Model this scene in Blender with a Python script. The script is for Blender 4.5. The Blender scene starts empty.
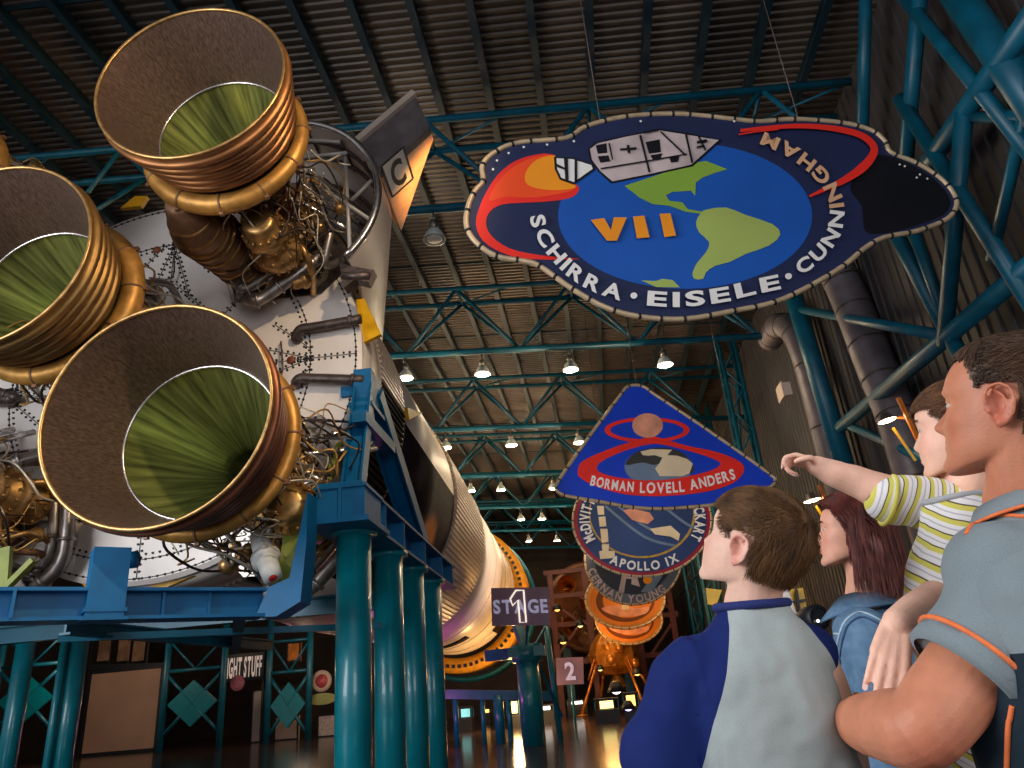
import bpy, bmesh, math, random
from mathutils import Vector as V, Matrix, noise as mnoise
rnd = random.Random(7)
PI = math.pi
scn = bpy.context.scene
COL = scn.collection
rad = math.radians
# ------------------------------------------------------------------ camera geometry (1024 x 768)
FPX, CX, CY = 724.0, 512.0, 384.0
PITCH, ROLL, YAW, RYAW = rad(22.5), rad(5.0), rad(5.3), rad(2.5)
CAMZ = 3.0
DZ = CAMZ - 1.25                 # the visitors stand on a platform this high
_up = V((-math.sin(ROLL)*math.cos(PITCH), -math.cos(ROLL)*math.cos(PITCH), math.sin(PITCH)))
_fy = V((math.sin(ROLL)*math.sin(PITCH), math.cos(ROLL)*math.sin(PITCH), math.cos(PITCH)))
_rx = V((math.cos(ROLL), -math.sin(ROLL), 0))
HY = _fy*math.cos(YAW) + _rx*math.sin(YAW)
HX = _rx*math.cos(YAW) - _fy*math.sin(YAW)
CAM = V((0, 0, CAMZ))
def ray(px, py):
    c = V(((px-CX)/FPX, (py-CY)/FPX, 1.0))
    return V((HX.dot(c), HY.dot(c), _up.dot(c)))
def at(px, py, d): return CAM + ray(px, py)*d
def onY(px, py, Y): r = ray(px, py); return CAM + r*(Y/r.y)
def onX(px, py, X): r = ray(px, py); return CAM + r*(X/r.x)
def onZ(px, py, Z): r = ray(px, py); return CAM + r*((Z-CAMZ)/r.z)
RFM = Matrix.Rotation(RYAW, 4, 'Z')
RFI = RFM.inverted()
I4 = Matrix.Identity(4)
def rray(px, py): return RFI.to_3x3() @ ray(px, py)
def rY(px, py, Y): r = rray(px, py); return CAM + r*(Y/r.y)
def rX(px, py, X): r = rray(px, py); return CAM + r*(X/r.x)

cam_d = bpy.data.cameras.new('camera'); cam = bpy.data.objects.new('camera', cam_d); COL.objects.link(cam)
cam_d.sensor_width = 36; cam_d.lens = 36*FPX/1024; cam_d.clip_start = .05; cam_d.clip_end = 400
_r = V((HX.x, HY.x, _up.x)); _d = V((HX.y, HY.y, _up.y)); _f = V((HX.z, HY.z, _up.z))
cam.matrix_world = Matrix(((_r.x, -_d.x, -_f.x, 0), (_r.y, -_d.y, -_f.y, 0), (_r.z, -_d.z, -_f.z, CAMZ), (0, 0, 0, 1)))
scn.camera = cam

# ------------------------------------------------------------------ materials
def lin(*c):
    return tuple(((x/255)/12.92 if x/255 <= .04045 else (((x/255)+.055)/1.055)**2.4) for x in c)
def mat(name, col, rough=.5, metal=0., var=.25, scale=6., bump=0., bscale=40., emit=0., ecol=None, stretch=(1,1,1), col2=None, coat=0., spec=.5, detail=4., coord='Object', soft=.18, polar=None):
    m = bpy.data.materials.new(name); m.use_nodes = True
    nt = m.node_tree; N, L = nt.nodes, nt.links
    b = N['Principled BSDF']
    b.inputs['Roughness'].default_value = rough; b.inputs['Metallic'].default_value = metal
    b.inputs['Specular IOR Level'].default_value = spec
    if coat: b.inputs['Coat Weight'].default_value = coat
    tc = N.new('ShaderNodeTexCoord'); mp = N.new('ShaderNodeMapping'); mp.inputs['Scale'].default_value = stretch
    L.new(tc.outputs[coord], mp.inputs[0])
    if polar:   # streaks that run along the thing's own axis (y), whatever its radius
        sx = N.new('ShaderNodeSeparateXYZ'); L.new(tc.outputs[coord], sx.inputs[0]); cx = N.new('ShaderNodeCombineXYZ')
        L.new(sx.outputs[0], cx.inputs[0]); L.new(sx.outputs[2], cx.inputs[1]); nm = N.new('ShaderNodeVectorMath'); nm.operation = 'NORMALIZE'; L.new(cx.outputs[0], nm.inputs[0])
        sc = N.new('ShaderNodeVectorMath'); sc.operation = 'SCALE'; sc.inputs['Scale'].default_value = polar[0]; L.new(nm.outputs[0], sc.inputs[0])
        my = N.new('ShaderNodeMath'); my.operation = 'MULTIPLY'; my.inputs[1].default_value = polar[1]; L.new(sx.outputs[1], my.inputs[0])
        c2_ = N.new('ShaderNodeCombineXYZ'); L.new(my.outputs[0], c2_.inputs[2]); ad = N.new('ShaderNodeVectorMath'); ad.operation = 'ADD'
        L.new(sc.outputs[0], ad.inputs[0]); L.new(c2_.outputs[0], ad.inputs[1]); mp = N.new('ShaderNodeMapping'); L.new(ad.outputs[0], mp.inputs[0])
    nz = N.new('ShaderNodeTexNoise'); nz.inputs['Scale'].default_value = scale; nz.inputs['Detail'].default_value = detail
    L.new(mp.outputs[0], nz.inputs['Vector'])
    cr = N.new('ShaderNodeValToRGB')
    a = tuple(x*(1-var) for x in col); c2 = col2 or tuple(min(1, x*(1+var)) for x in col)
    cr.color_ramp.elements[0].color = (*a, 1); cr.color_ramp.elements[1].color = (*c2, 1)
    cr.color_ramp.elements[0].position = .5-soft; cr.color_ramp.elements[1].position = .5+soft
    L.new(nz.outputs['Fac'], cr.inputs[0]); L.new(cr.outputs[0], b.inputs['Base Color'])
    if bump:
        n2 = N.new('ShaderNodeTexNoise'); n2.inputs['Scale'].default_value = bscale; n2.inputs['Detail'].default_value = 3
        L.new(mp.outputs[0], n2.inputs['Vector'])
        bp = N.new('ShaderNodeBump'); bp.inputs['Strength'].default_value = bump; bp.inputs['Distance'].default_value = .02
        L.new(n2.outputs['Fac'], bp.inputs['Height']); L.new(bp.outputs[0], b.inputs['Normal'])
    if emit:
        b.inputs['Emission Color'].default_value = (*(ecol or col), 1); b.inputs['Emission Strength'].default_value = emit
    return m

# ------------------------------------------------------------------ mesh builder
BASE = {}
FR = {}
class MB:
    def __init__(s): s.v = []; s.f = []; s.sm = []; s.uv = {}
    def add(s, vs, fs, smooth=False):
        o = len(s.v); s.v += [V(p) for p in vs]
        for f in fs: s.f.append([i+o for i in f]); s.sm.append(smooth)
        return s
    def box(s, c, size, rot=None, taper=None):
        hx, hy, hz = (k/2 for k in size); c = V(c); vs = []
        for z in (-1, 1):
            for y in (-1, 1):
                for x in (-1, 1):
                    k = taper if (taper and z > 0) else 1
                    p = V((x*hx*k, y*hy*k, z*hz))
                    if rot: p = rot @ p
                    vs.append(c+p)
        return s.add(vs, [(0,2,3,1),(4,5,7,6),(0,1,5,4),(2,6,7,3),(0,4,6,2),(1,3,7,5)])
    def beam(s, p, q, w, h, up=(0,0,1)):
        p, q = V(p), V(q); d = (q-p); L = d.length; d.normalize()
        x = d.cross(V(up))
        if x.length < 1e-4: x = d.cross(V((1,0,0)))
        x.normalize(); z = x.cross(d)
        vs = [a + x*(i*w/2) + z*(j*h/2) for a in (p, q) for i, j in ((-1,-1),(1,-1),(1,1),(-1,1))]
        return s.add(vs, [(0,1,2,3),(7,6,5,4),(0,4,5,1),(1,5,6,2),(2,6,7,3),(3,7,4,0)])
    def ibeam(s, p, q, w, h, t=.03, up=(0,0,1)):
        p, q = V(p), V(q); d = (q-p).normalized()
        x = d.cross(V(up))
        if x.length < 1e-4: x = d.cross(V((1,0,0)))
        x.normalize(); z = x.cross(d)
        pr = [(-w/2,-h/2),(w/2,-h/2),(w/2,-h/2+t),(t/2,-h/2+t),(t/2,h/2-t),(w/2,h/2-t),(w/2,h/2),(-w/2,h/2),(-w/2,h/2-t),(-t/2,h/2-t),(-t/2,-h/2+t),(-w/2,-h/2+t)]
        n = len(pr); vs = [a + x*i + z*j for a in (p, q) for i, j in pr]
        fs = [tuple(range(n))[::-1], tuple(range(n, 2*n))] + [(k, (k+1) % n, n+(k+1) % n, n+k) for k in range(n)]
        return s.add(vs, fs)
    def tube(s, pts, r, n=10, closed=False, cap=True, smooth=True):
        pts = [V(p) for p in pts]; m = len(pts)
        rs = list(r) if isinstance(r, (list, tuple)) else [r]*m
        T = []
        for i in range(m):
            a = pts[i-1] if (i > 0 or closed) else pts[0]; b = pts[(i+1) % m] if (i < m-1 or closed) else pts[-1]
            t = (b-a); T.append(t.normalized() if t.length > 1e-9 else V((0,0,1)))
        up = V((0,0,1)) if abs(T[0].z) < .9 else V((1,0,0))
        x = T[0].cross(up).normalized(); vs = []
        for i in range(m):
            x = (x - T[i]*x.dot(T[i]))
            x = x.normalized() if x.length > 1e-6 else T[i].orthogonal().normalized()
            y = T[i].cross(x)
            for k in range(n):
                a = 2*PI*k/n; vs.append(pts[i] + (x*math.cos(a) + y*math.sin(a))*rs[i])
        fs = []
        for i in range(m if closed else m-1):
            j = (i+1) % m
            for k in range(n): fs.append((i*n+k, i*n+(k+1) % n, j*n+(k+1) % n, j*n+k))
        if cap and not closed: fs += [tuple(range(n))[::-1], tuple(range((m-1)*n, m*n))]
        return s.add(vs, fs, smooth)
    def cyl(s, p, q, r, r2=None, n=16): return s.tube([p, q], [r, r if r2 is None else r2], n)
    def lathe(s, prof, o, ax=(0,1,0), n=48, a0=0., a1=2*PI, x0=None, smooth=True, rmod=None, uv=False):
        """prof: (radius, along). Open or closed sweep round the axis."""
        o = V(o); ax = V(ax).normalized(); x = V(x0) if x0 else (V((1,0,0)) if abs(ax.x) < .9 else V((0,1,0)))
        x = (x - ax*x.dot(ax)).normalized(); y = ax.cross(x)
        if ax.y > .9: y = V((0,0,1))
        full = abs(a1-a0-2*PI) < 1e-6; na = n if full else n+1; vs = []; b0 = len(s.v)
        for i, (r, h) in enumerate(prof):
            for k in range(na):
                a = a0 + (a1-a0)*k/n; rr = r if rmod is None else r + rmod(a, i, k)
                vs.append(o + ax*h + (x*math.cos(a) + y*math.sin(a))*rr)
                if uv: s.uv[b0+i*na+k] = (a/(2*PI), h)
        fs = []
        for i in range(len(prof)-1):
            for k in range(n):
                k2 = (k+1) % na; fs.append((i*na+k, i*na+k2, (i+1)*na+k2, (i+1)*na+k))
        return s.add(vs, fs, smooth)
    def prism(s, poly, vec, smooth=False):
        n = len(poly); vec = V(vec); vs = [V(p) for p in poly] + [V(p)+vec for p in poly]
        return s.add(vs, [tuple(range(n)), tuple(range(n, 2*n))[::-1]] + [(k, n+k, n+(k+1) % n, (k+1) % n) for k in range(n)], smooth)
    def ball(s, c, r, n=12, m=8, rot=None):
        c = V(c); r = (r, r, r) if isinstance(r, (int, float)) else r; vs = []; fs = []
        for i in range(m+1):
            t = PI*i/m
            for k in range(n):
                a = 2*PI*k/n; p = V((r[0]*math.sin(t)*math.cos(a), r[1]*math.sin(t)*math.sin(a), r[2]*math.cos(t)))
                if rot: p = rot @ p
                vs.append(c+p)
        for i in range(m):
            for k in range(n): fs.append((i*n+k, (i+1)*n+k, (i+1)*n+(k+1) % n, i*n+(k+1) % n))
        return s.add(vs, fs, True)
    def build_each(s, name, m, parent):
        n = len(s.v); par = list(range(n))
        def find(a):
            while par[a] != a: par[a] = par[par[a]]; a = par[a]
            return a
        for f in s.f:
            for q in f[1:]: par[find(q)] = find(f[0])
        grp = {}
        for f, k in zip(s.f, s.sm): grp.setdefault(find(f[0]), []).append((f, k))
        out = []
        for fl in grp.values():
            idx = {}; mb = MB()
            for f, k in fl:
                for q in f:
                    if q not in idx: idx[q] = len(mb.v); mb.v.append(s.v[q])
                mb.f.append([idx[q] for q in f]); mb.sm.append(k)
            out.append(mb.build(name, m, parent))
        return out
    def build(s, name, m, parent=None, base=None, frame=None):
        if parent is not None: base = BASE[parent]; frame = FR[parent]
        base = V(base) if base is not None else V((0,0,0)); frame = frame or I4
        me = bpy.data.meshes.new(name); me.from_pydata([p-base for p in s.v], [], s.f)
        me.polygons.foreach_set('use_smooth', s.sm)
        if s.uv:
            ul = me.uv_layers.new(name='uv')
            for lp in me.loops: ul.data[lp.index].uv = s.uv.get(lp.vertex_index, (0, 0))
        if isinstance(m, (list, tuple)):
            for k in m: me.materials.append(k)
        else: me.materials.append(m)
        bm = bmesh.new(); bm.from_mesh(me); bmesh.ops.remove_doubles(bm, verts=bm.verts, dist=1e-5)
        bmesh.ops.recalc_face_normals(bm, faces=bm.faces); bm.to_mesh(me); bm.free(); me.update()
        o = bpy.data.objects.new(name, me); COL.objects.link(o)
        if parent is not None: o.parent = parent
        else: o.matrix_world = frame @ Matrix.Translation(base)
        BASE[o] = base; FR[o] = frame
        return o
def tag(o, label=None, cat=None, group=None, kind=None):
    if label: o['label'] = label
    if cat: o['category'] = cat
    if group: o['group'] = group
    if kind: o['kind'] = kind
    return o
def thing(name, label, cat, base=(0,0,0), frame=I4, group=None):
    o = bpy.data.objects.new(name, None); COL.objects.link(o); o.empty_display_size = .2
    o.matrix_world = frame @ Matrix.Translation(V(base)); BASE[o] = V(base); FR[o] = frame
    return tag(o, label, cat, group)
def copy_tree(o, parent=None):
    c = o.copy(); COL.objects.link(c)
    if parent is not None: c.parent = parent
    for ch in list(o.children): copy_tree(ch, c)
    return c
def spline(pts, per=6, closed=False):
    pts = [V(p) for p in pts]; n = len(pts); out = []
    for i in range(n if closed else n-1):
        if closed: p0, p1, p2, p3 = pts[i-1], pts[i], pts[(i+1) % n], pts[(i+2) % n]
        else: p0, p1, p2, p3 = pts[max(i-1,0)], pts[i], pts[i+1], pts[min(i+2,n-1)]
        for k in range(per):
            t = k/per
            out.append(.5*((2*p1) + (p2-p0)*t + (2*p0-5*p1+4*p2-p3)*t*t + (3*p1-p0-3*p2+p3)*t**3))
    if not closed: out.append(pts[-1].copy())
    return out
def spline2(pts, per=6, closed=False):
    return [(p.x, p.y) for p in spline([V((a, b, 0)) for a, b in pts], per, closed)]
# ------------------------------------------------------------------ palette
TEAL = mat('teal_paint', lin(0,118,132), .32, 0, .12, 3, .05, 30, coat=.3)
BLUE = mat('blue_paint', lin(0,98,148), .5, 0, .12, 2.5, .05, 30, spec=.35)
DTEAL = mat('dark_teal_steel', lin(8,92,116), .4, 0, .2, 2)
PURL = mat('purlin_steel', lin(8,40,52), .5, 0, .2, 2)
DECK = mat('roof_deck', lin(64,58,53), .40, .5, .4, .35, col2=lin(96,85,75), stretch=(1,.3,1))
WALLM = mat('wall_panel', lin(66,62,62), .65, .1, .2, .5)
FLOORM = mat('polished_floor', lin(60,46,44), .16, 0, .3, .8, .03, 3, spec=.6)
DARK = mat('dark_paint', lin(22,26,32), .5, 0, .2, 3)
WHITEM = mat('stage_white', lin(236,222,210), .42, 0, .08, .8, .03, 8)
PLATE = mat('heat_shield_white', lin(230,221,214), .42, .1, .14, .55, .06, 6)
SEAM = mat('seam_dark', lin(45,42,44), .6)
RIVET = mat('rivet_steel', lin(40,36,36), .45, .5)
BLACKP = mat('stage_black', lin(40,32,34), .7, 0, .3, 2, spec=.03)
YEL = mat('yellow_paint', lin(240,180,10), .4, 0, .12, 4)
YGRN = mat('yellow_green_paint', lin(138,148,58), .5, 0, .15, 4)
GREYM = mat('grey_metal', lin(150,142,136), .35, .8, .25, 5, .05, 20)
DGREY = mat('weathered_pipe', lin(92,80,76), .45, .6, .35, 7, .1, 20)
SILV = mat('bright_steel', lin(205,200,196), .25, .95, .15, 8)
RUST = mat('rust_brown', lin(140,78,52), .6, .3, .3, 9, .1, 30)
LAMPW = mat('lamp_glow', (1,.86,.62), .4, emit=14, ecol=(1,.84,.58))
GLASS = mat('frosted_glass', lin(215,225,225), .25, 0, .1, 10)
CREAM = mat('cream_panel', lin(205,185,170), .6, 0, .06, 1)
# ------------------------------------------------------------------ room shell
XW, XL, YB, YF = 10.6, -62., -7., 104.
def roofz(x): return 20.65 + DZ - .08*(x+3.6)
f = MB().box(((XW+XL)/2, (YB+YF)/2, -.1), (XW-XL+4, YF-YB, .2)); tag(f.build('floor', FLOORM), kind='structure')
# corrugated roof deck: ribs run across the hall, thickness built in
m = MB(); pitch = .3; y = 0.; ys = []
while y < YF:
    ys += [(y, 0), (y+.10, 0), (y+.14, .06), (y+.26, .06)]; y += pitch
vs = []
for (yy, h) in ys:
    for x in (XL-1, XW+.2): vs.append(V((x, yy, roofz(x)+h)))
for (yy, h) in ys:
    for x in (XL-1, XW+.2): vs.append(V((x, yy, roofz(x)+h+.02)))
n = len(ys)
fs = [(2*i, 2*i+1, 2*i+3, 2*i+2) for i in range(n-1)] + [(2*n+2*i, 2*n+2*i+2, 2*n+2*i+3, 2*n+2*i+1) for i in range(n-1)]
m.add(vs, fs); ceil_ = tag(m.build('ceiling', DECK), kind='structure')
k = -20
for i in range(40):
    x = 8.95 - 1.78*i
    MB().ibeam((x, 0, roofz(x)-.16), (x, YF-1, roofz(x)-.16), .24, .34, .03).build('purlin', PURL, ceil_)
for i in range(12):
    y0 = 6 + 8.2*i
    MB().beam((XL, y0, roofz(XL)-.03), (XW, y0, roofz(XW)-.03), .12, .06).build('joint_strip', PURL, ceil_)
# right wall, ribbed sheet
m = MB(); yy = YB; prof = []
while yy < YF:
    prof += [(0, yy), (0, yy+.34), (.05, yy+.38), (.05, yy+.46)]; yy += .5
vs = [V((XW-d, y_, z)) for d, y_ in prof for z in (0, roofz(XW)+.05)] + [V((XW+.1, y_, z)) for d, y_ in prof for z in (0, roofz(XW)+.05)]
n = len(prof)
m.add(vs, [(2*i, 2*i+1, 2*i+3, 2*i+2) for i in range(n-1)] + [(2*n+2*i, 2*n+2*i+2, 2*n+2*i+3, 2*n+2*i+1) for i in range(n-1)])
tag(m.build('wall_right', WALLM), kind='structure')
tag(MB().box((XL-.1, (10+YF)/2, 13), (.2, YF-10, 30)).build('wall_left', mat('left_wall', lin(58,50,48), .7, 0, .3, .4)), kind='structure')
tag(MB().box(((XW+XL)/2, YF+.1, 13), (XW-XL+2, .2, 26)).build('wall_far', mat('far_wall', lin(70,56,48), .7, 0, .3, .3)), kind='structure')
# ------------------------------------------------------------------ roof trusses
TY = [20., 31.6, 43.2, 54.8, 66.4, 78.0, 89.6]
def chz(x): return 16.25 + DZ + .0 - .08*(x+3.6)
ordn = ['nearest', 'second', 'third', 'fourth', 'fifth', 'sixth', 'farthest']
for i, ty in enumerate(TY):
    t = thing('roof_truss', f'teal tube roof truss under the corrugated roof, {ordn[i]} of the row' if i in (0, 6) else f'teal tube roof truss under the corrugated roof, {ordn[i]} from the engine end', 'roof truss', (-5, ty, chz(-5)), group='roof trusses')
    x0, x1 = XL+.5, XW-.6
    MB().tube([(x0, ty, chz(x0)), (x1, ty, chz(x1))], .16, 10).build('bottom_chord', DTEAL, t)
    for s in (-.8, .8):
        MB().tube([(x0, ty+s, chz(x0)+3.1), (x1, ty+s, chz(x1)+3.1)], .13, 8).build('top_chord', DTEAL, t)
    w = MB(); P = 5.6; xs = x1
    ph = 1.2*i
    xx = x1 - ph % P
    while xx > x0+P:
        for s in (-.8, .8):
            w.tube([(xx, ty, chz(xx)), (xx-P/2, ty+s, chz(xx-P/2)+3.1)], .085, 6)
            w.tube([(xx-P/2, ty+s, chz(xx-P/2)+3.1), (xx-P, ty, chz(xx-P))], .085, 6)
        w.tube([(xx-P/2, ty-.8, chz(xx-P/2)+3.1), (xx-P/2, ty+.8, chz(xx-P/2)+3.1)], .07, 6)
        w.tube([(xx, ty-.8, chz(xx)+3.1), (xx-P/2, ty+.8, chz(xx-P/2)+3.1)], .05, 6)
        xx -= P
    w.build('web_lattice', DTEAL, t)
# ------------------------------------------------------------------ hanging high-bay lamps
def lamp_mesh(t, b, lit=True):
    MB().tube([b+V((0,0,.0)), b+V((0,0,-.35))], .03, 6).build('hanger', GREYM, t)
    MB().lathe([(.001, -.32), (.14, -.34), (.16, -.5), (.13, -.62), (.1, -.64)], b, (0,0,1), 12).build('ballast_housing', GREYM, t)
    MB().lathe([(.1, -.62), (.2, -.7), (.3, -.85), (.36, -1.02), (.38, -1.08), (.36, -1.08), (.29, -.87), (.19, -.73), (.09, -.66)], b, (0,0,1), 16).build('glass_reflector', GLASS, t)
    MB().lathe([(.001, -.98), (.2, -1.0), (.3, -1.06), (.2, -1.1), (.001, -1.12)], b, (0,0,1), 14).build('glowing_lens' if lit else 'clear_lens', LAMPW if lit else GLASS, t)
lamp0 = None
rows = [(0, [433], 1), (1, [405, 481, 568, 661], 1), (2, [445, 510, 577], 1), (3, [432, 500, 470, 552], 1), (4, [455, 520, 541, 580], 1), (5, [478, 528, 556], 1)]
nth = ['first', 'second', 'third', 'fourth']
LAMPS = []
for ti, pxs, _ in rows:
    for j, px in enumerate(sorted(pxs)):
        # where the bottom chord passes that column of the picture
        y_, lo, hi = TY[ti], 0., 760.
        for _k in range(40):
            mid = (lo+hi)/2; p = onY(px, mid, y_)
            if p.z > chz(p.x): lo = mid
            else: hi = mid
        p = onY(px, (lo+hi)/2, y_); b = V((p.x, y_, chz(p.x)-.15))
        lab = f'glass high-bay lamp under the {ordn[ti]} roof truss, {nth[j]} from its engine side'
        if ti == 0: lab = 'unlit clear glass high-bay lamp hanging alone from the nearest roof truss'
        if ti == 0:
            L_ = thing('high_bay_lamp', lab, 'lamp', b, group='high-bay lamps under the roof trusses'); lamp_mesh(L_, b, False)
        elif lamp0 is None:
            lamp0 = thing('high_bay_lamp', lab, 'lamp', b, group='high-bay lamps under the roof trusses'); lamp_mesh(lamp0, b); L_ = lamp0
        else:
            L_ = copy_tree(lamp0); L_.matrix_world = Matrix.Translation(b); L_['label'] = lab
        LAMPS.append((ti, b))
        L_.rotation_euler.z = rnd.random()*6
# ------------------------------------------------------------------ right wall steel frame
XF = 9.5
def wallframe(yc, label):
    t = thing('wall_brace_frame', label, 'steel frame', (XF, yc, 0), group='steel wall frames')
    return t
BR = [
 ('big teal lattice steel frame on the upper right, nearest the man', [
   ((945,-25),(1060,150),.42),((1050,-2),(885,222),.3),((884,-30),(1050,172),.2),((968,110),(946,345),.24),((966,118),(1060,114),.16),((921,-30),(902,200),.24),((867,-30),(862,160),.22),((903,98),(1050,326),.22),((1045,40),(990,260),.16)]),
 ('teal steel wall frame with a thick leaning column, behind the wide emblem banner', [
   ((778,242),(850,480),.45),((1060,240),(841,427),.28),((866,175),(950,340),.26),((946,330),(1003,436),.24),((797,309),(955,338),.2),((843,424),(930,462),.18),((905,205),(948,336),.18)]),
]
for lab, segs in BR:
    pts = [(onX(*a, XF), onX(*b, XF), r) for a, b, r in segs]
    t = wallframe(sum(p[0].y for p in pts)/len(pts), lab)
    for a, b, r in pts:
        a.x += rnd.uniform(-.1, .1); b.x += rnd.uniform(-.1, .1)
        MB().tube([a, b], r*.8, 12).build('brace_tube', DTEAL, t)
# regular columns and X bracing further down the wall
for i, yc in enumerate((40., 52., 64., 76.)):
    t = wallframe(yc, f'teal latticed wall column beyond the triangular banner, {["nearest", "second", "third", "farthest"][i]} of four')
    for dx in (0, -.9):
        for dy in (-.45, .45):
            MB().tube([(XF+dx, yc+dy, 0), (XF+dx, yc+dy, roofz(XF)-.4)], .11, 8).build('column_tube', DTEAL, t)
    w = MB(); z = 0.; q = 0
    while z < 19:
        for dy in (-.45, .45): w.tube([(XF-(q % 2)*.9, yc+dy, z), (XF-((q+1) % 2)*.9, yc+dy, z+1.25)], .06, 6)
        w.tube([(XF-.9, yc-.45, z), (XF-.9, yc+.45, z+1.25)], .06, 6); z += 1.25; q += 1
    w.build('lattice_web', DTEAL, t)
    for s in (1, -1):
        z0, z1 = (4., 18.) if s > 0 else (18., 4.)
        MB().tube([(XF-.2, yc, z0), (XF-.2, yc+12, z1)], .09, 8).build('brace_tube', DTEAL, t)
    MB().tube([(XF-.4, yc, 11), (XF-.4, yc+12, 11)], .1, 8).build('girt_tube', DTEAL, t)
# ------------------------------------------------------------------ ducts
DUCT = mat('grey_duct', lin(112,104,110), .5, .35, .18, 2)
def duct(pts, r, label, rings=True):
    t = thing('ventilation_duct', label, 'duct', pts[0]); MB().tube(spline(pts, 8), r, 24).build('duct_tube', DUCT, t)
    sp = spline(pts, 8); mb = MB()
    for i in range(2, len(sp)-1, 4):
        d = (sp[i+1]-sp[i-1]).normalized(); mb.tube([sp[i]-d*.03, sp[i]+d*.03], r*1.04, 24)
    mb.build_each('joint_band', DGREY, t)
    return t
a = onX(848,295,9.9); b = onX(905,440,9.9)
duct([a+V((-.3,0,2)), a, (a+b)/2, b, b+V((.0,.1,-5))], .62, 'thick grey round duct on the wall behind the pointing child')
a = onX(792,362,9.7); b = onX(836,470,9.7)
duct([V((b.x, b.y, .3)), V((b.x, b.y, b.z)), V((a.x, b.y+.3, a.z)), V((a.x-.3, b.y+1.4, a.z+1.6)), V((a.x-.3, b.y+3.4, a.z+1.8))], .55, 'grey duct bending over beside the thick leaning teal column')
a = onX(785,392,9.2)
t = thing('junction_box', 'small pale box fixed beside the grey duct bend', 'box', a)
MB().box(a, (.35,.9,.6)).build('box_body', CREAM, t); MB().box(a+V((-.2,0,0)), (.06,1.0,.7)).build('box_lid', CREAM, t)
# ------------------------------------------------------------------ warm wall floodlights
ORG = mat('orange_bracket', lin(225,120,25), .45, 0, .2, 6)
for (px, py, X, lab) in ((887,420,8.6,'lit warm floodlight on a yellow bracket in front of the thick grey duct'), (812,500,8.6,'lit warm floodlight low on the wall between the boy and woman')):
    p = onX(px, py, X); t = thing('wall_floodlight', lab, 'lamp', p)
    s = 1.0 if py < 450 else 1.3
    MB().lathe([(.001,.22*s),(.12*s,.2*s),(.2*s,.05*s),(.3*s,0),(.29*s,-.02*s),(.02,.02)], p, (-.15,0,1), 18).build('lamp_hood', GREYM, t)
    MB().lathe([(.001,-.05*s),(.2*s,-.04*s),(.27*s,0)], p, (-.15,0,1), 18).build('glowing_lens', mat('flood_glow', (1,.7,.35), .4, emit=25, ecol=(1,.72,.38)), t)
    MB().beam(p+V((.25,-.5,.45)), p+V((.5,-.5,-1.3)), .1, .1).beam(p+V((.2,.1,.1)), p+V((.9,-.6,-.3)), .12, .08).build('yellow_bracket', ORG, t)
    MB().beam(p+V((.1,0,-.25)), p+V((.35,-.2,-1.3)), .07, .07).build('bracket_strut', YEL, t)
# ================================================================== ROCKET (rocket frame: RFM)
EY, PY_ = 10.1, 15.5
AX, AZ, RB = -9.3, 8.9+DZ, 5.0
NOZ = {'A': (-6.14, 12.41+DZ), 'B': (-6.06, 5.62+DZ), 'C': (-9.46, 8.96+DZ), 'D': (-12.85, 12.35+DZ), 'E': (-12.9, 5.55+DZ)}
EXT_IN = mat('nozzle_lining', lin(88,70,64), .42, .5, .4, 2.4, .04, 9, col2=lin(140,114,98), soft=.3, polar=(22,4))
BELL_IN = mat('inner_bell_green_light', lin(60,70,40), .3, .5, .55, 2.6, .0, 3, col2=lin(176,182,104), detail=4, soft=.3, polar=(5,.35))  # green light reflected in the bell is painted into this colour
OUTM = {'A': mat('hat_band_amber_light', lin(164,112,70), .44, .75, .3, 2, .06, 20, stretch=(1,5,1)),  # same bronze on all; differing reflected light is put into each colour
        'B': mat('hat_band_copper_light', lin(140,90,68), .45, .75, .35, 2, .06, 20, stretch=(1,5,1)),
        'C': mat('hat_band_olive_light', lin(142,110,64), .45, .75, .35, 2, .06, 20, stretch=(1,5,1))}
OUTM['D'] = OUTM['A']; OUTM['E'] = OUTM['B']
MANI = mat('manifold_gold', lin(194,142,70), .46, .5, .32, 3, .2, 14)
TUBEM = mat('chamber_tubes', lin(120,72,46), .42, .7, .4, 2, stretch=(14,.5,14))
GOLDM = mat('old_gold', lin(186,146,92), .36, .8, .35, 5, .1, 18)
BRNM = mat('insulation_brown', lin(138,102,76), .5, .35, .4, 3, .3, 10)
WIREM = [mat('wire_silver', lin(206,194,172), .4, .35, .2, 9), mat('wire_gold', lin(196,150,84), .4, .35, .25, 9), mat('wire_dark', lin(64,50,44), .5, .5, .25, 9)]

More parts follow.
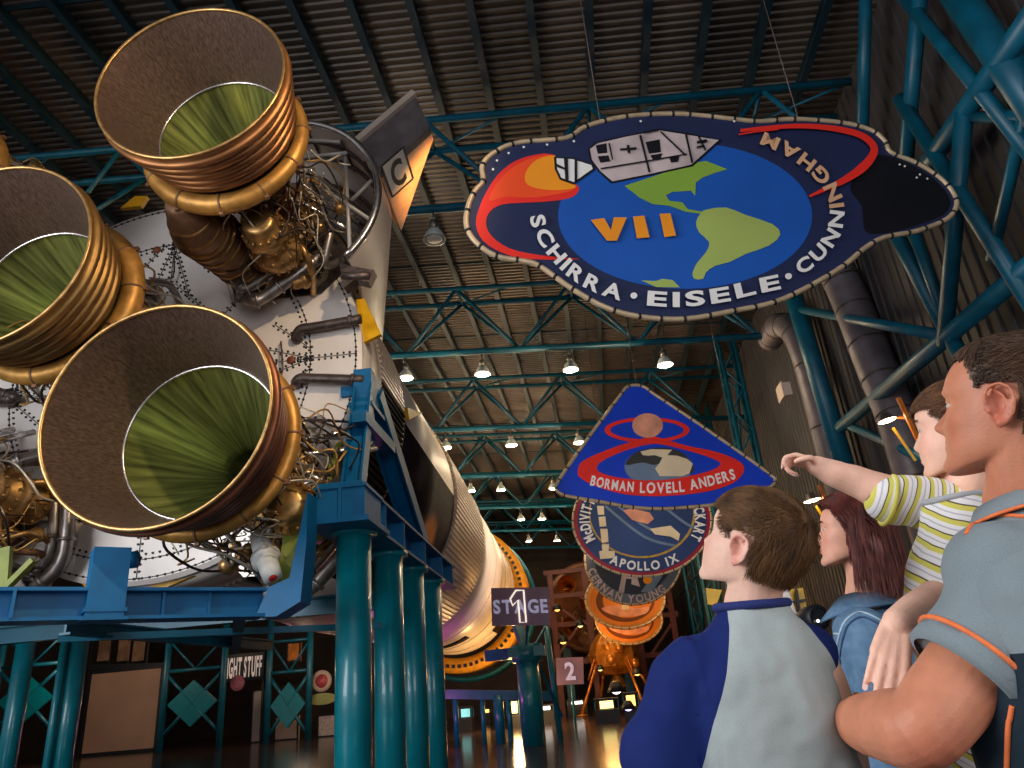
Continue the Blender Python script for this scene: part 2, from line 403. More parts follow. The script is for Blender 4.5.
def ext_profile():
    out = [(1.85,.0),(1.87,.02)]
    r_at = lambda a: 1.85 - .43*(a/1.5)**.92
    for k in range(5):
        a0 = .13 + k*.265
        for da, dr in ((0,.0),(.02,.07),(.06,.11),(.12,.125),(.17,.10),(.21,.05),(.225,0)):
            out.append((r_at(a0+da)+.02+dr, a0+da))
    out.append((r_at(1.46)+.03, 1.46)); return out
def bell_r(a):  # inner bell from joint (1.5) to throat (3.75) and chamber
    if a < 3.5:
        t = (a-1.5)/2.0; return 1.42 - .98*(t**1.1)
    return .44 + .08*math.sin(min(1, (a-3.5)/.4)*PI/2)
def engine(key, label, heat=-125, pump=-45, bell=True):
    x, z = NOZ[key]; O = V((x, EY, z))
    t = thing('rocket_engine', label, 'rocket engine', (x, PY_, z), RFM, 'rocket engines on the stage')
    P = lambda phi, r, a: V((x + r*math.cos(rad(phi)), EY+a, z + r*math.sin(rad(phi))))
    if bell:
        n = 72
        ext = MB().lathe(ext_profile(), O, (0,1,0), n).build('nozzle_extension', OUTM[key], t)
        MB().lathe([(1.83,.005)] + [(1.83-.43*(k/12*1.5/1.5)**.92, 1.5*k/12) for k in range(1, 13)], O, (0,1,0), n).build('inner_lining', EXT_IN, ext)
        MB().tube([P(360*k/n, 1.845, 0) for k in range(n)], .035, 8, closed=True).build('exit_rim', GOLDM, ext)
        MB().tube([P(360*k/n, 1.405, 1.49) for k in range(n)], .03, 8, closed=True).build('joint_ring', SILV, ext)
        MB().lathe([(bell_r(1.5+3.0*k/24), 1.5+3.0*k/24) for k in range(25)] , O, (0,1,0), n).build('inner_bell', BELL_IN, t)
        MB().lathe([(.53,4.3),(.3,4.36),(.001,4.38)], O, (0,1,0), 40).build('injector_face', DARK, t)
        # exhaust manifold, fat on the duct side
        pts = []; rs = []
        for k in range(48):
            phi = 360*k/48; d = .5+.5*math.cos(rad(phi-heat)); pts.append(P(phi, 1.575+.09*d, 1.66)); rs.append(.13+.09*d)
        mo = MB().tube(pts, rs, 14, closed=True).build('exhaust_manifold', MANI, t)
        for k in range(0, 48, 4):
            mb = MB(); d = (pts[(k+1) % 48]-pts[k-1]).normalized(); mb.tube([pts[k]-d*.02, pts[k]+d*.02], rs[k]*1.07, 14)
            mb.box(pts[k]+(pts[k]-V((x, pts[k].y, z))).normalized()*rs[k]*1.1, (.08,.08,.08)); mb.build('clamp', BRNM, mo)
        # regeneratively cooled tube wall outside
        pr = [(bell_r(a)+.06 + (.03 if (k % 4 == 0) else 0), a) for k, a in enumerate([1.6+3.0*i/40 for i in range(41)])]
        tw = MB().lathe(pr, O, (0,1,0), 144, rmod=lambda a, i, k: .014*(k % 2)).build('tube_wall', TUBEM, t)
        hb = MB()
        for a in (2.0, 2.4, 2.8, 3.2, 3.6, 4.0): hb.tube([P(360*k/40, bell_r(a)+.1, a) for k in range(40)], .045, 6, closed=True)
        hb.build('band', BRNM, tw)
    MB().lathe([(.6,4.35),(.95,4.4),(1.02,4.5),(1.02,4.7),(.85,4.95),(.75,5.1),(.7,5.4)], O, (0,1,0), 36).build('injector_dome', GOLDM, t)
    # heat exchanger / exhaust duct
    hx = spline([P(heat, 1.72, 1.72), P(heat, 1.78, 2.4), P(heat-4, 1.66, 3.1), P(heat-6, 1.5, 4.0), P(heat-6, 1.4, 4.8)], 5)
    m = MB().tube(hx, [.28 + .34*min(1, k/8) for k in range(len(hx))], 24)
    h = m.build('heat_exchanger', BRNM, t); mb = MB()
    for k in range(4, len(hx), 2):
        d = (hx[min(k+1, len(hx)-1)]-hx[k-1]).normalized(); mb.tube([hx[k]-d*.03, hx[k]+d*.03], (.28+.34*min(1, k/8))*1.06, 24)
    mb.build('band', GOLDM, h)
    # turbopump: stacked drums along the engine axis
    c = P(pump, 1.45, 2.6)
    tp = MB().lathe([(.001,0),(.3,.0),(.38,.08),(.38,.3),(.5,.36),(.52,.62),(.42,.7),(.4,.95),(.56,1.0),(.6,1.3),(.45,1.42),(.34,1.5),(.34,1.9),(.46,1.95),(.46,2.1),(.3,2.2),(.26,2.6)], c, (0,1,0), 28)
    for a, r in ((.3,.46),(.68,.5),(1.0,.56),(1.33,.58),(1.97,.46)):
        for k in range(16):
            q = c + V((r*math.cos(2*PI*k/16), a-.04, r*math.sin(2*PI*k/16))); tp.cyl(q, q+V((0,.09,0)), .03, n=6)
    tp = tp.build('turbopump', GOLDM, t)
    # propellant pipes: pairs of bright L-shaped tubes on the plate side
    for s, off in (((0, 0), (1, .34)) if key != 'A' else ()):
        p0 = P(pump-52, 1.9+off*.9, 5.05); p1 = P(pump-30, 2.05+off, 4.9); p2 = P(pump+22, 2.0+off*.8, 4.7); p3 = P(pump+30, 1.6, 4.1)
        m = MB(); pts = spline([p0+V((0,.3,0)), p0, p1, p2, p3], 6); m.tube(pts, .12+.03*s, 14)
        for k in range(3, len(pts)-1, 5):
            d = (pts[k+1]-pts[k-1]).normalized(); m.tube([pts[k]-d*.035, pts[k]+d*.035], .17+.03*s, 14)
        m.build('feed_pipe', GREYM, t)
    for k in range(5):
        ph = pump + rnd.uniform(-70, 60); m = MB()
        m.tube(spline([P(ph, 1.1, 4.3), P(ph+rnd.uniform(-20,20), 1.6, rnd.uniform(3.6,4.4)), P(ph+rnd.uniform(-30,30), 2.0, rnd.uniform(3.6,4.8)), P(ph+rnd.uniform(-20,20), 1.9, 5.3)], 6), rnd.uniform(.05,.1), 10)
        m.build('propellant_line', rnd.choice([GOLDM, GREYM, BRNM]), t)
    m = MB()
    for k in range(9):   # valves and actuators
        q = P(pump+rnd.uniform(-75,75), rnd.uniform(1.2,2.0), rnd.uniform(3.3,4.9)); s = rnd.uniform(.1,.24)
        if k % 2: m.ball(q, (s, s*1.3, s), 12, 8)
        else:
            d = V((rnd.uniform(-1,1), rnd.uniform(-1,1), rnd.uniform(-1,1))).normalized(); m.cyl(q-d*s*1.3, q+d*s*1.3, s*.8, s*.6, 12); m.cyl(q-d*s*.3, q+d*s*.3, s, n=12)
    m.build_each('valve', GOLDM, t)
    for wi, wm in enumerate(WIREM):
        m = MB()
        for k in range(26):
            ph = pump + rnd.uniform(-95, 85); pts = []
            rr, aa = rnd.uniform(1.1, 1.7), rnd.uniform(2.0, 3.2)
            for q in range(5):
                pts.append(P(ph, rr, aa)); ph += rnd.uniform(-16,16); rr = max(1.0, min(2.3, rr+rnd.uniform(-.3,.35))); aa = min(5.25, aa+rnd.uniform(.1,.75))
            m.tube(spline(pts, 5), rnd.choice([.014,.02,.026]), 6)
        for k in range(3 if bell else 0):   # loose loops hugging the chamber
            a0 = rnd.uniform(1.95, 2.6); p0 = rnd.uniform(-180, 180)
            m.tube(spline([P(p0+f*70, bell_r(a0)+.2+.1*rnd.random(), a0+.15*math.sin(f*7)) for f in (0,.25,.5,.75,1)], 4), .016, 5)
        m.build('wiring', wm, t)
    m = MB()
    for ph in (pump+48, pump+62, pump-62):
        p = P(ph, 1.25, 3.2); q = P(ph+14, 2.25, 5.2); m.tube([p, q], .05, 8); m.tube([p+(q-p)*.45, q], .075, 8)
        m.tube([P(ph, 1.6, 2.4), P(ph+20, 2.1, 4.9)], .03, 6)
    m.build_each('gimbal_strut', SILV, t)
    return t, P
eA, PA = engine('A', 'upper engine with amber ribbed nozzle, beside the open fairing and fin', -125, -78)
for pts_, r_ in (([(230,262),(238,282),(250,287),(298,253),(320,232)], .12), ([(240,292),(252,300),(266,296),(312,263),(333,244)], .15)):
    pp = spline([rY(*pts_[0], 15.2)] + [rY(*q, 14.6) for q in pts_[1:-1]] + [rY(*pts_[-1], 15.1)], 6); m = MB().tube(pp, r_, 14)
    for k in range(4, len(pp)-2, 5): d = (pp[k+1]-pp[k-1]).normalized(); m.tube([pp[k]-d*.035, pp[k]+d*.035], r_*1.3, 14)
    m.build('feed_pipe', GREYM, eA)
MB().tube([PA(5, 1.2, 3.4), rY(335,192,14.9)], .05, 8).tube([PA(-8, 1.3, 3.8), rY(330,206,15.1)], .045, 8).build_each('gimbal_strut', SILV, eA)
eB, PB = engine('B', 'lower engine, biggest nozzle in view, dark copper with green light painted in its inner bell', 150, -42)
eC, PC = engine('C', 'engine with olive ribbed nozzle, between the amber one and the dark copper one', -20, 150)
eD, PD = engine('D', 'engine showing only a tan sliver above the olive ribbed nozzle', -60, 120)
eE, PE = engine('E', 'engine with no nozzle, bare turbopump and bent pipes beside the dark copper one', 110, 8, bell=False)
# white hydraulic actuators hanging under the lower engine
m = MB(); a, b = rY(258,536,13.4), rY(273,578,12.9)
WHITEP = mat('actuator_white', lin(225,228,225), .4, 0, .1, 5)
m.cyl(a, a+(b-a)*.55, .16, .2, 16).cyl(a+(b-a)*.5, a+(b-a)*.62, .27, n=16).cyl(a+(b-a)*.6, b, .2, .17, 16)
ac = m.build('actuator', WHITEP, eB); MB().cyl(b, b+(b-a).normalized()*.03, .08, .06, 14).build('red_cap', mat('cap_red', lin(170,30,30), .4), ac)
MB().tube([rY(248,520,13.3), rY(225,545,13.8)], .05, 8).tube([rY(262,530,13.2), rY(275,490,13.6)], .05, 8).tube([rY(268,535,13.2), rY(300,470,13.8)], .04, 8).tube([rY(286,468,13.6), rY(340,486,13.9)], .06, 8).tube([rY(275,495,13.6), rY(330,474,13.9)], .06, 8).build('actuator_rod', SILV, eB)

# ------------------------------------------------------------------ the stage itself
st = thing('rocket_stage', 'huge white rocket first stage with riveted base plate, lying on blue and teal supports', 'rocket stage', (AX, PY_, AZ), RFM)
O = V((AX, 0, AZ))
MB().lathe([(.001,PY_),(4.0,PY_),(4.9,PY_),(5.0,PY_+.06),(5.0,PY_+.2),(.001,PY_+.2)], O, (0,1,0), 96, smooth=False).build('base_plate', PLATE, st)
Q = lambda r, deg, y=PY_: V((AX+r*math.cos(rad(deg)), y, AZ+r*math.sin(rad(deg))))
seams = MB(); riv = MB()
def rivet(p, r=.034):
    x = [(p.x+r*math.cos(2*PI*k/6), p.z+r*math.sin(2*PI*k/6)) for k in range(6)]
    riv.add([V((a, PY_+.005, b)) for a, b in x] + [V((p.x+(a-p.x)*.7, PY_-.03, p.z+(b-p.z)*.7)) for a, b in x], [tuple(range(6,12))[::-1]] + [(k, (k+1) % 6, 6+(k+1) % 6, 6+k) for k in range(6)])
def rowline(a, b, step=.15, seam=True, off=.055):
    d = b-a; L = d.length; nn = max(2, int(L/step)); u = d.normalized(); w = V((-u.z, 0, u.x))
    for k in range(nn+1):
        for s in (-off, off): rivet(a + d*(k/nn) + w*(s*(1 if k % 2 else .9)))
    if seam: seams.beam(a+V((0,-.004,0)), b+V((0,-.004,0)), .02, .012, (0,1,0))
def rowarc(r, d0, d1, step=.15, both=True, cx=AX, cz=AZ):
    nn = int(abs(rad(d1-d0))*r/step); pts = [V((cx+r*math.cos(rad(d0+(d1-d0)*k/nn)), PY_, cz+r*math.sin(rad(d0+(d1-d0)*k/nn)))) for k in range(nn+1)]
    for p in pts:
        rivet(p)
        if both: o = (p-V((cx, PY_, cz))).normalized()*.11; rivet(p-o)
    for a, b in zip(pts, pts[1:]): seams.beam(a+V((0,-.004,0)), b+V((0,-.004,0)), .02, .012, (0,1,0))
rowarc(4.86, 0, 360, .17, False); rowarc(3.75, -28, 28); rowarc(3.75, 62, 118); rowarc(3.75, 152, 208); rowarc(3.75, 242, 298)
rowarc(4.45, -150, -30, .16)
for d in range(0, 360, 30): rowline(Q(3.75 if d % 90 else 2.3, d), Q(4.86, d))
for d in (45, 135, 225, 315):
    rowline(Q(1.8, d), Q(2.6, d)); c = Q(4.8, d)
    for s in (-1, 1):
        e = Q(2.55, d+s*42); rowline(Q(1.9, d+s*8), e)
for d in (0, 90, 180, 270):
    rowline(Q(2.2, d-14), Q(3.75, d)); rowline(Q(2.2, d+14), Q(3.75, d)); rowline(Q(1.95, d-24), Q(1.95, d+24))
    rowline(Q(3.0, d-20), Q(3.75, d-4)); rowline(Q(3.0, d+20), Q(3.75, d+4))
riv.build('rivet_rows', RIVET, st); seams.build('seam_lines', SEAM, st)
m = MB()
for px, py in ((291,360), (157,250), (22,380), (40,381), (112,250)):
    p = rY(px, py, PY_); m.lathe([(.001,-.05),(.08,-.05),(.11,0)], p, (0,1,0), 14)
m.build('rusty_port_cap', RUST, st)
m = MB()
for a, b, c in (((258,365),(281,378),(281,344)), ((151,278),(172,278),(174,257)), ((30,397),(48,397),(56,368))):
    m.tube(spline([rY(*a, PY_), rY(*a, PY_-.15), rY(*b, PY_-.15), rY(*c, PY_-.15), rY(*c, PY_)], 3), .022, 8)
m.build('grab_rail', DGREY, st)
for a, b, c in (((298,340),(297,330),(361,319)), ((298,385),(297,378),(364,380)), ((-6,404),(14,400),(-30,398)), ((14,404),(16,398),(-2,392))):
    p0, p1, p2 = rY(*a, PY_), rY(*b, PY_-.25), rY(*c, PY_-.25)
    MB().tube(spline([p0+V((0,.05,0)), p0+V((0,-.14,0)), p1+(p2-p1)*.06, p1+(p2-p1)*.25, p2], 5), .12, 14).tube([p2-(p2-p1).normalized()*.3, p2-(p2-p1).normalized()*.22], .15, 14).build('drain_pipe', DGREY, st)
# angular recess plates beneath the engine clusters
for key, d in (('A', 45), ('B', -45), ('D', 135), ('E', 225)):
    x, z = NOZ[key]; poly = [V((x+1.75*math.cos(rad(45+90*k+d*0)), PY_-.03, z+1.75*math.sin(rad(45+90*k)))) for k in range(4)]
    poly = [V((x, PY_-.03, z)) + V((1.95*math.cos(rad(a+d)), 0, 1.95*math.sin(rad(a+d)))) for a in (20,70,110,160,200,250,290,340)]
    MB().prism(poly, (0,.06,0)).build('engine_mount_panel', GREYM, st)
# barrels
def barrel(y0, y1, name, mtl, d0=-180, d1=180, r=RB, ribs=0, amp=.1, n=96):
    m = MB(); a0, a1 = rad(d0), rad(d1)
    if ribs:
        step = 2*PI/ribs; angs = []; k = a0
        while k < a1-1e-6:
            angs += [(k, 0), (k+step*.45, 0), (k+step*.52, amp), (k+step*.93, amp)]; k += step
        full = abs(d1-d0-360) < 1e-6
        if not full: angs.append((a1, 0))
        pts = [(r+h, a) for a, h in angs]
    else:
        full = abs(d1-d0-360) < 1e-6; nn = max(4, int(n*(d1-d0)/360)); pts = [(r, a0+(a1-a0)*k/nn) for k in range(nn+(0 if full else 1))]
    na = len(pts); vs = []
    for rr in (0, -.06):
        for y in (y0, y1):
            for (q, a) in pts: vs.append(V((AX+(q+rr)*math.cos(a), y, AZ+(q+rr)*math.sin(a))))
    fs = []
    for k in range(na if full else na-1):
        j = (k+1) % na; fs += [(k, j, na+j, na+k), (2*na+k, 3*na+k, 3*na+j, 2*na+j), (k, 2*na+k, 2*na+j, j), (na+k, na+j, 3*na+j, 3*na+k)]
    m.add(vs, fs, not ribs); return m.build(name, mtl, st)
barrel(PY_+.2, 17.3, 'thrust_ring', WHITEM)
barrel(17.3, 20, 'ribbed_skirt_white', WHITEM, -0, 288, ribs=200, amp=.07)
barrel(17.3, 20, 'ribbed_skirt_black', BLACKP, -72, 0, ribs=200, amp=.07)
barrel(20, 29.8, 'fuel_tank_white', WHITEM, -1.5, 300)
barrel(20, 29.8, 'fuel_tank_black_panel', BLACKP, -60, -1.5, r=RB+.004)
barrel(29.8, 39.8, 'ribbed_intertank', WHITEM, ribs=150, amp=.12)
barrel(39.8, 58.5, 'upper_tank', WHITEM)
barrel(58.5, 61.5, 'forward_skirt', WHITEM, ribs=160, amp=.05)
for y in (17.3, 20, 29.8, 39.8, 47, 53.5, 58.5): barrel(y-.06, y+.06, 'seam_band', CREAM, r=RB+.03)
barrel(50, 52.2, 'black_stripe', BLACKP, -86, -62, r=RB+.012)
barrel(57.5, 61.4, 'black_stripe', BLACKP, -48, -30, r=RB+.07)
# interstage ring beyond the white barrel, orange light from inside put into its colour
AMB = mat('ring_amber_light', lin(240,165,50), .45, .2, .2, 2)
rg = thing('interstage_ring', 'interstage ring in painted amber light, with dark notches beyond the far end of the white stage', 'ring', (AX, 64, AZ), RFM)
MB().lathe([(4.9,62.5),(6.0,62.5),(6.05,63.3),(6.05,67.5),(5.9,67.5),(5.0,66),(4.9,62.5)], O+V((.0,0,-.4)), (0,1,0), 80).build('ring_shell', AMB, rg)
m = MB()
for k in range(72):
    a = rad(k*5); p = O+V((5.5*math.cos(a), 62.46, 5.5*math.sin(a)-.4)); m.box(p, (.26,.12,.26), Matrix.Rotation(-a, 3, 'Y'))
m.build_each('notch', DARK, rg)
MB().lathe([(6.1,67.5),(6.5,67.6),(6.5,71),(6.3,71),(6.1,67.5)], O+V((.0,0,-.6)), (0,1,0), 80).build('outer_frame', DTEAL, rg)
# fairing shrouds and fin
def fairing(cx, cz, d0, d1, ex, ez):
    n = 40; vs = []; 
    rows = [(14.0, 2.42, 0), (14.0, 2.30, 0), (15.2, 2.28, 0), (17, 1.95, .4), (20.5, 1.2, 1)]
    outer = [(14.0, 2.42, 0), (15.2, 2.40, 0), (17, 2.06, .4), (20.5, 1.3, 1)]
    m = MB()
    for rr in (outer, rows[1:]):
        vs = []
        for (y, r, f) in rr:
            x0, z0 = cx+(ex-cx)*f, cz+(ez-cz)*f
            for k in range(n+1):
                a = rad(d0+(d1-d0)*k/n); vs.append(V((x0+r*math.cos(a), y, z0+r*math.sin(a))))
        m.add(vs, [(i*(n+1)+k, i*(n+1)+k+1, (i+1)*(n+1)+k+1, (i+1)*(n+1)+k) for i in range(len(rr)-1) for k in range(n)], True)
    fa = m.build('engine_fairing', WHITEM, st)
    r_ = MB(); pts = [V((cx+2.37*math.cos(rad(d0+(d1-d0)*k/n)), 13.98, cz+2.37*math.sin(rad(d0+(d1-d0)*k/n)))) for k in range(n+1)]
    r_.tube(pts, .09, 8).build('fairing_rim', SILV, fa)
    b = MB()
    for y, r in ((14.5, 2.24), (15.1, 2.22), (15.9, 2.05), (16.8, 1.9)):
        ff = 0 if y < 15.2 else .4*(y-15.2)/1.8; x0, z0 = cx+(ex-cx)*ff, cz+(ez-cz)*ff
        b.tube([V((x0+r*math.cos(rad(d0+(d1-d0)*k/n)), y, z0+r*math.sin(rad(d0+(d1-d0)*k/n)))) for k in range(n+1)], .05, 6)
    for k in range(0, n+1, 5):
        a = rad(d0+(d1-d0)*k/n); b.tube([V((cx+2.24*math.cos(a), 14.1, cz+2.24*math.sin(a))), V((cx+2.24*math.cos(a), 15.3, cz+2.24*math.sin(a)))], .03, 6)
    b.build('stiffener', DGREY, fa)
    s = MB()
    for (a, b_) in (((298,158),(347,153)), ((345,152),(350,255)), ((294,170),(371,220)), ((350,202),(372,180)), ((300,140),(342,142)), ((294,190),(318,203))):
        s.tube([rY(*a, 14.3), rY(*b_, 14.2)], .05, 8)
    return fa, s
fa, s = fairing(-5.84, 12.42+DZ, -48, 150, -6.3, 11.9+DZ); s.build('shroud_strut', mat('strut_grey', lin(190,184,178), .4, .2, .15, 5), fa)
# torn metal at the lower fairing end
m = MB(); c = rY(352,275,14.2)
m.prism([rY(339,262,14.3), rY(352,266,14.3), rY(374,270,14.3), rY(368,282,14.3), rY(355,279,14.3), rY(344,288,14.3)], (0,.3,0)).tube([rY(342,276,14.3), rY(370,276,14.3)], .1, 8); m.build('fairing_hinge', DGREY, fa)
f0, f1, f2, f3 = rY(358,146,14.25), rY(416,97,14.25), rY(430,127,14.25), rY(379,172,14.25)
FINA = mat('fin_edge_grey', lin(112,104,104), .5, .3, .3, 2); FINB = mat('fin_side_white', lin(235,190,160), .45, 0, .3, 1.2, detail=6)
dk = V((0,1,0)); rt, tp = 2.6, .45
th = (f3-f0)*.86
sf = [f3, f2, f2+dk*tp-th*.0, f3+dk*rt-(f3-f0)*.05]; sb = [f0, f1, f1+dk*tp+(f2-f1)*.8, f0+dk*rt+th*.6]
MB().add([f0,f1,f2,f3]+[p+V((0,.25,0)) for p in (f0,f1,f2,f3)], [(0,1,2,3),(4,7,6,5),(0,4,5,1),(1,5,6,2),(2,6,7,3),(3,7,4,0)]).build('fin', FINA, st)
MB().beam(f0+(f0-f3)*.10, f1+(f1-f2)*.10, .22, .16, f3-f0).build('fin_edge_strip', CREAM, st)
fin = MB().add([p+V((0,.25,0)) for p in (f0,f1,f2,f3)] + [sb[3], sb[2], sf[2], sf[3]], [(0,1,2,3),(4,7,6,5),(0,4,5,1),(1,5,6,2),(2,6,7,3),(3,7,4,0)]).build('fin_blade', FINB, st)
# ------------------------------------------------------------------ letter meshes (built-in font)
GLY = {}
def glyphs(chars, bold=.034):
    obs = {}
    for ch in sorted(set(chars)):
        if ch in GLY or ch == ' ': continue
        cu = bpy.data.curves.new('letter', 'FONT'); cu.body = ch; cu.align_x = 'CENTER'; cu.offset = bold; cu.resolution_u = 4; cu.fill_mode = 'FRONT' if hasattr(cu, 'fill_mode') else cu.fill_mode
        o = bpy.data.objects.new('letter', cu); COL.objects.link(o); obs[ch] = o
    dg = bpy.context.evaluated_depsgraph_get(); dg.update()
    for ch, o in obs.items():
        me = bpy.data.meshes.new_from_object(o.evaluated_get(dg)); xs = [v.co.x for v in me.vertices]
        GLY[ch] = ([(v.co.x, v.co.y) for v in me.vertices], [tuple(p.vertices) for p in me.polygons], min(xs), max(xs))
        bpy.data.objects.remove(o); bpy.data.meshes.remove(me)
glyphs("SCHIRAELUNGMBOVDTWPXKFY12c")
# boxed C on the fin side
def inplane(p0, u, v, n_, pts, depth):  # map 2D to a plane
    return [p0+u*a+v*b+n_*depth for a, b in pts]
u = (f2-f3).normalized(); n_ = u.cross(sf[3]-f3).normalized(); vdir = n_.cross(u)
if vdir.y < 0: vdir = -vdir
if n_.z > 0: n_ = -n_
d = rray(397,172); p0 = CAM + d*((f3+V((0,.25,0))-CAM).dot(n_)/d.dot(n_))
m = MB(); hw, hh = .38, .62
m.prism(inplane(p0, u, vdir, n_, [(-hw,-hh),(hw,-hh),(hw,hh),(-hw,hh)], .004), n_*.02); m.build('letter_panel', mat('panel_white', lin(240,236,228), .5, 0, .05), st)
g = GLY['C']; m = MB()
vs = [p0 - u*((x-(g[2]+g[3])/2)*.62*1.0)*-1 + vdir*((.36-y)*-1.25)*-1 + n_*.03 for x, y in g[0]]
m.add(vs, g[1]); m.build('letter_c', DARK, st)
m = MB()
for a, b in (((0,0),(0,0)),):
    for (x0_, y0_, x1_, y1_) in ((-hw,-hh,hw,-hh),(hw,-hh,hw,hh),(hw,hh,-hw,hh),(-hw,hh,-hw,-hh)):
        m.beam(p0+u*x0_+vdir*y0_+n_*.03, p0+u*x1_+vdir*y1_+n_*.03, .05, .02, n_)
m.build('letter_border', DARK, st)

# ================================================================== SUPPORT STAND
sd = thing('support_stand', 'blue and teal steel stand with four big round columns under the engine end', 'support stand', (-4, 13.8, 0), RFM)
XS = -4.0
for (cy, r, top) in ((13.85,.33,4.28+DZ), (16.6,.33,4.28+DZ), (19.1,.33,4.28+DZ), (21.7,.33,4.28+DZ)):
    c = MB().cyl((XS, cy, 0), (XS, cy, top), r, n=32).build('column', TEAL, sd)
    MB().cyl((XS, cy, top-.12), (XS, cy, top), r+.12, n=32).cyl((XS, cy, 0), (XS, cy, .06), r+.2, n=32).build_each('column_collar', TEAL, c)
for (cx_, cy, r) in ((rY(27,640,20).x,20.,.24), (rY(65,640,20).x,20.,.1), (rY(79,640,20.4).x,20.4,.27)):
    MB().cyl((cx_, cy, 0), (cx_, cy, 4.2+DZ), r, n=24).build('column', TEAL, sd)
zt = 4.28+DZ
m = MB().ibeam((XS, 12.9, zt+.36), (XS, 24.2, zt+.36), .85, .72, .06)
for y in (13.0, 14.8, 16.6, 19.1, 21.7, 23.6): m.box((XS, y, zt+.36), (.81,.05,.6))
for y in (13.2, 15.5, 18, 20.4, 22.6): m.box((XS+.05, y, zt+.6), (.1,.12,.12))
m.build('cap_beam', BLUE, sd)
m = MB().box((XS, 13.55, zt+.32), (.92,1.2,.6)).box((XS, 13.5, zt-.03), (1.2,1.6,.1)).box((XS, 13.55, zt+.64), (1.0,1.3,.06))
m.build('cap_block', BLUE, sd)
# A-frame bracket up to the stage rim
tb = V((XS-.2, 15.6, 7.95+DZ))
MB().ibeam((XS, 13.7, zt+.6), tb+V((0,-.2,0)), .36, .42, .05, (1,0,0)).ibeam((XS, 20.2, zt+.8), tb+V((0,.3,0)), .42, .55, .05, (1,0,0)).beam((XS,14.2,zt+2.5), (XS,16.9,zt+2.6), .3,.25).build('a_frame', BLUE, sd)
m = MB().box(tb, (.42,.85,.75)).box(tb+V((0,0,-.55)), (.55,1.15,.1)).box(tb+V((.08,-.2,-1.0)), (.2,.4,.9)); m.box(tb+V((-.35,.1,-.05)), (.45,.6,.25)); m.build('saddle_head', BLUE, sd)
# front cross girder with haunch
gy = 12.3; g1 = rY(262,604,gy); gz = g1.z; r_ = rray(-30,607); g0 = CAM + r_*((gz-CAMZ)/r_.z); gd = (g1-g0).normalized(); GROT = Matrix.Rotation(math.atan2(gd.y, gd.x), 3, 'Z')
h = .46
m = MB().ibeam(g0-gd*5, g1, .6, h, .05)
for px in (12, 86, 120, 160, 205, 252): r_ = rray(px,606); p = CAM + r_*((gz-CAMZ)/r_.z); m.box((p.x, p.y, gz), (.04,.56,h-.06), GROT)
m.build('cross_girder', BLUE, sd)
hp = [(g1.x, gz-h/2), (g1.x+.35, gz-h/2-.02), (g1.x+.75, gz-.05), (XS-.3, zt-.5), (XS-.3, zt+.35), (g1.x+.55, gz+h/2+.12), (g1.x+.2, gz+h/2)]
MB().prism([V((a, gy-.25, b)) for a, b in hp], (0,.5,0)).build('haunch', BLUE, sd)
r_ = rray(112,606); p = CAM + r_*((gz-CAMZ)/r_.z)
m = MB().box((p.x, p.y-.2, gz+.3), (.5,.5,1.02), GROT).box((p.x, p.y-.2, gz-.1), (.56,.56,.06), GROT).box((p.x, p.y-.2, gz-.22), (.62,.56,.05), GROT); m.build('pedestal', BLUE, sd)
MB().cyl((p.x+.22, p.y-.1, gz+.65), (p.x+.36, p.y-.1, gz+.65), .13, n=16).build('roller', BLUE, sd)
m = MB().ibeam((-15, 16.6, gz+.4), (XS, 16.6, gz+.4), .3, .4, .05).ibeam((-8.4, gy-.2, gz-.1), (-8, 20, gz-.1), .2, .25, .04).ibeam((-5.5, gy, gz-.1), (-9, 20, gz-.1), .2, .25, .04).beam((-9, gy+.5, gz-.2), (XS, 16, gz-.2), .12, .12)
m.build('rear_girder', DTEAL, sd)
m = MB().beam(rY(294,535,13.2), rY(286,598,13.2), .38, .1, (0,1,0)).beam(rY(262,545,13.4), rY(292,600,13.4), .14,.1).beam(rY(4,548,13.), rY(0,600,13.), .3,.1,(0,1,0)).beam(rY(34,560,13.), rY(-6,600,13.), .14,.1).beam(rY(345,430,15.9), rY(325,490,14.5), .16,.14)
m.build_each('yellow_green_strut', YGRN, sd)
# yellow brackets round the plate rim
m = MB()
for poly in ([(357,300),(376,338),(362,344)], [(71,572),(92,592),(70,590)], [(148,578),(200,570),(160,588)], [(136,196),(147,195),(120,207)], [(360,300),(364,298),(380,332),(376,340)], [(412,372+28),(420,405),(408,412)]):
    pass
for poly in ([(356,300),(364,298),(381,334),(364,342)], [(70,572),(95,577),(92,594)], [(147,580),(202,572),(155,592)], [(120,208),(135,196),(147,196),(140,206)]):
    m.prism([rY(a, b, PY_+.25) for a, b in poly], (0,.14,0))
m.prism([rX(404,408,-4.1), rX(420,413,-4.1), rX(406,420,-4.1)], (.1,0,0))
m.build_each('yellow_bracket', YEL, st)
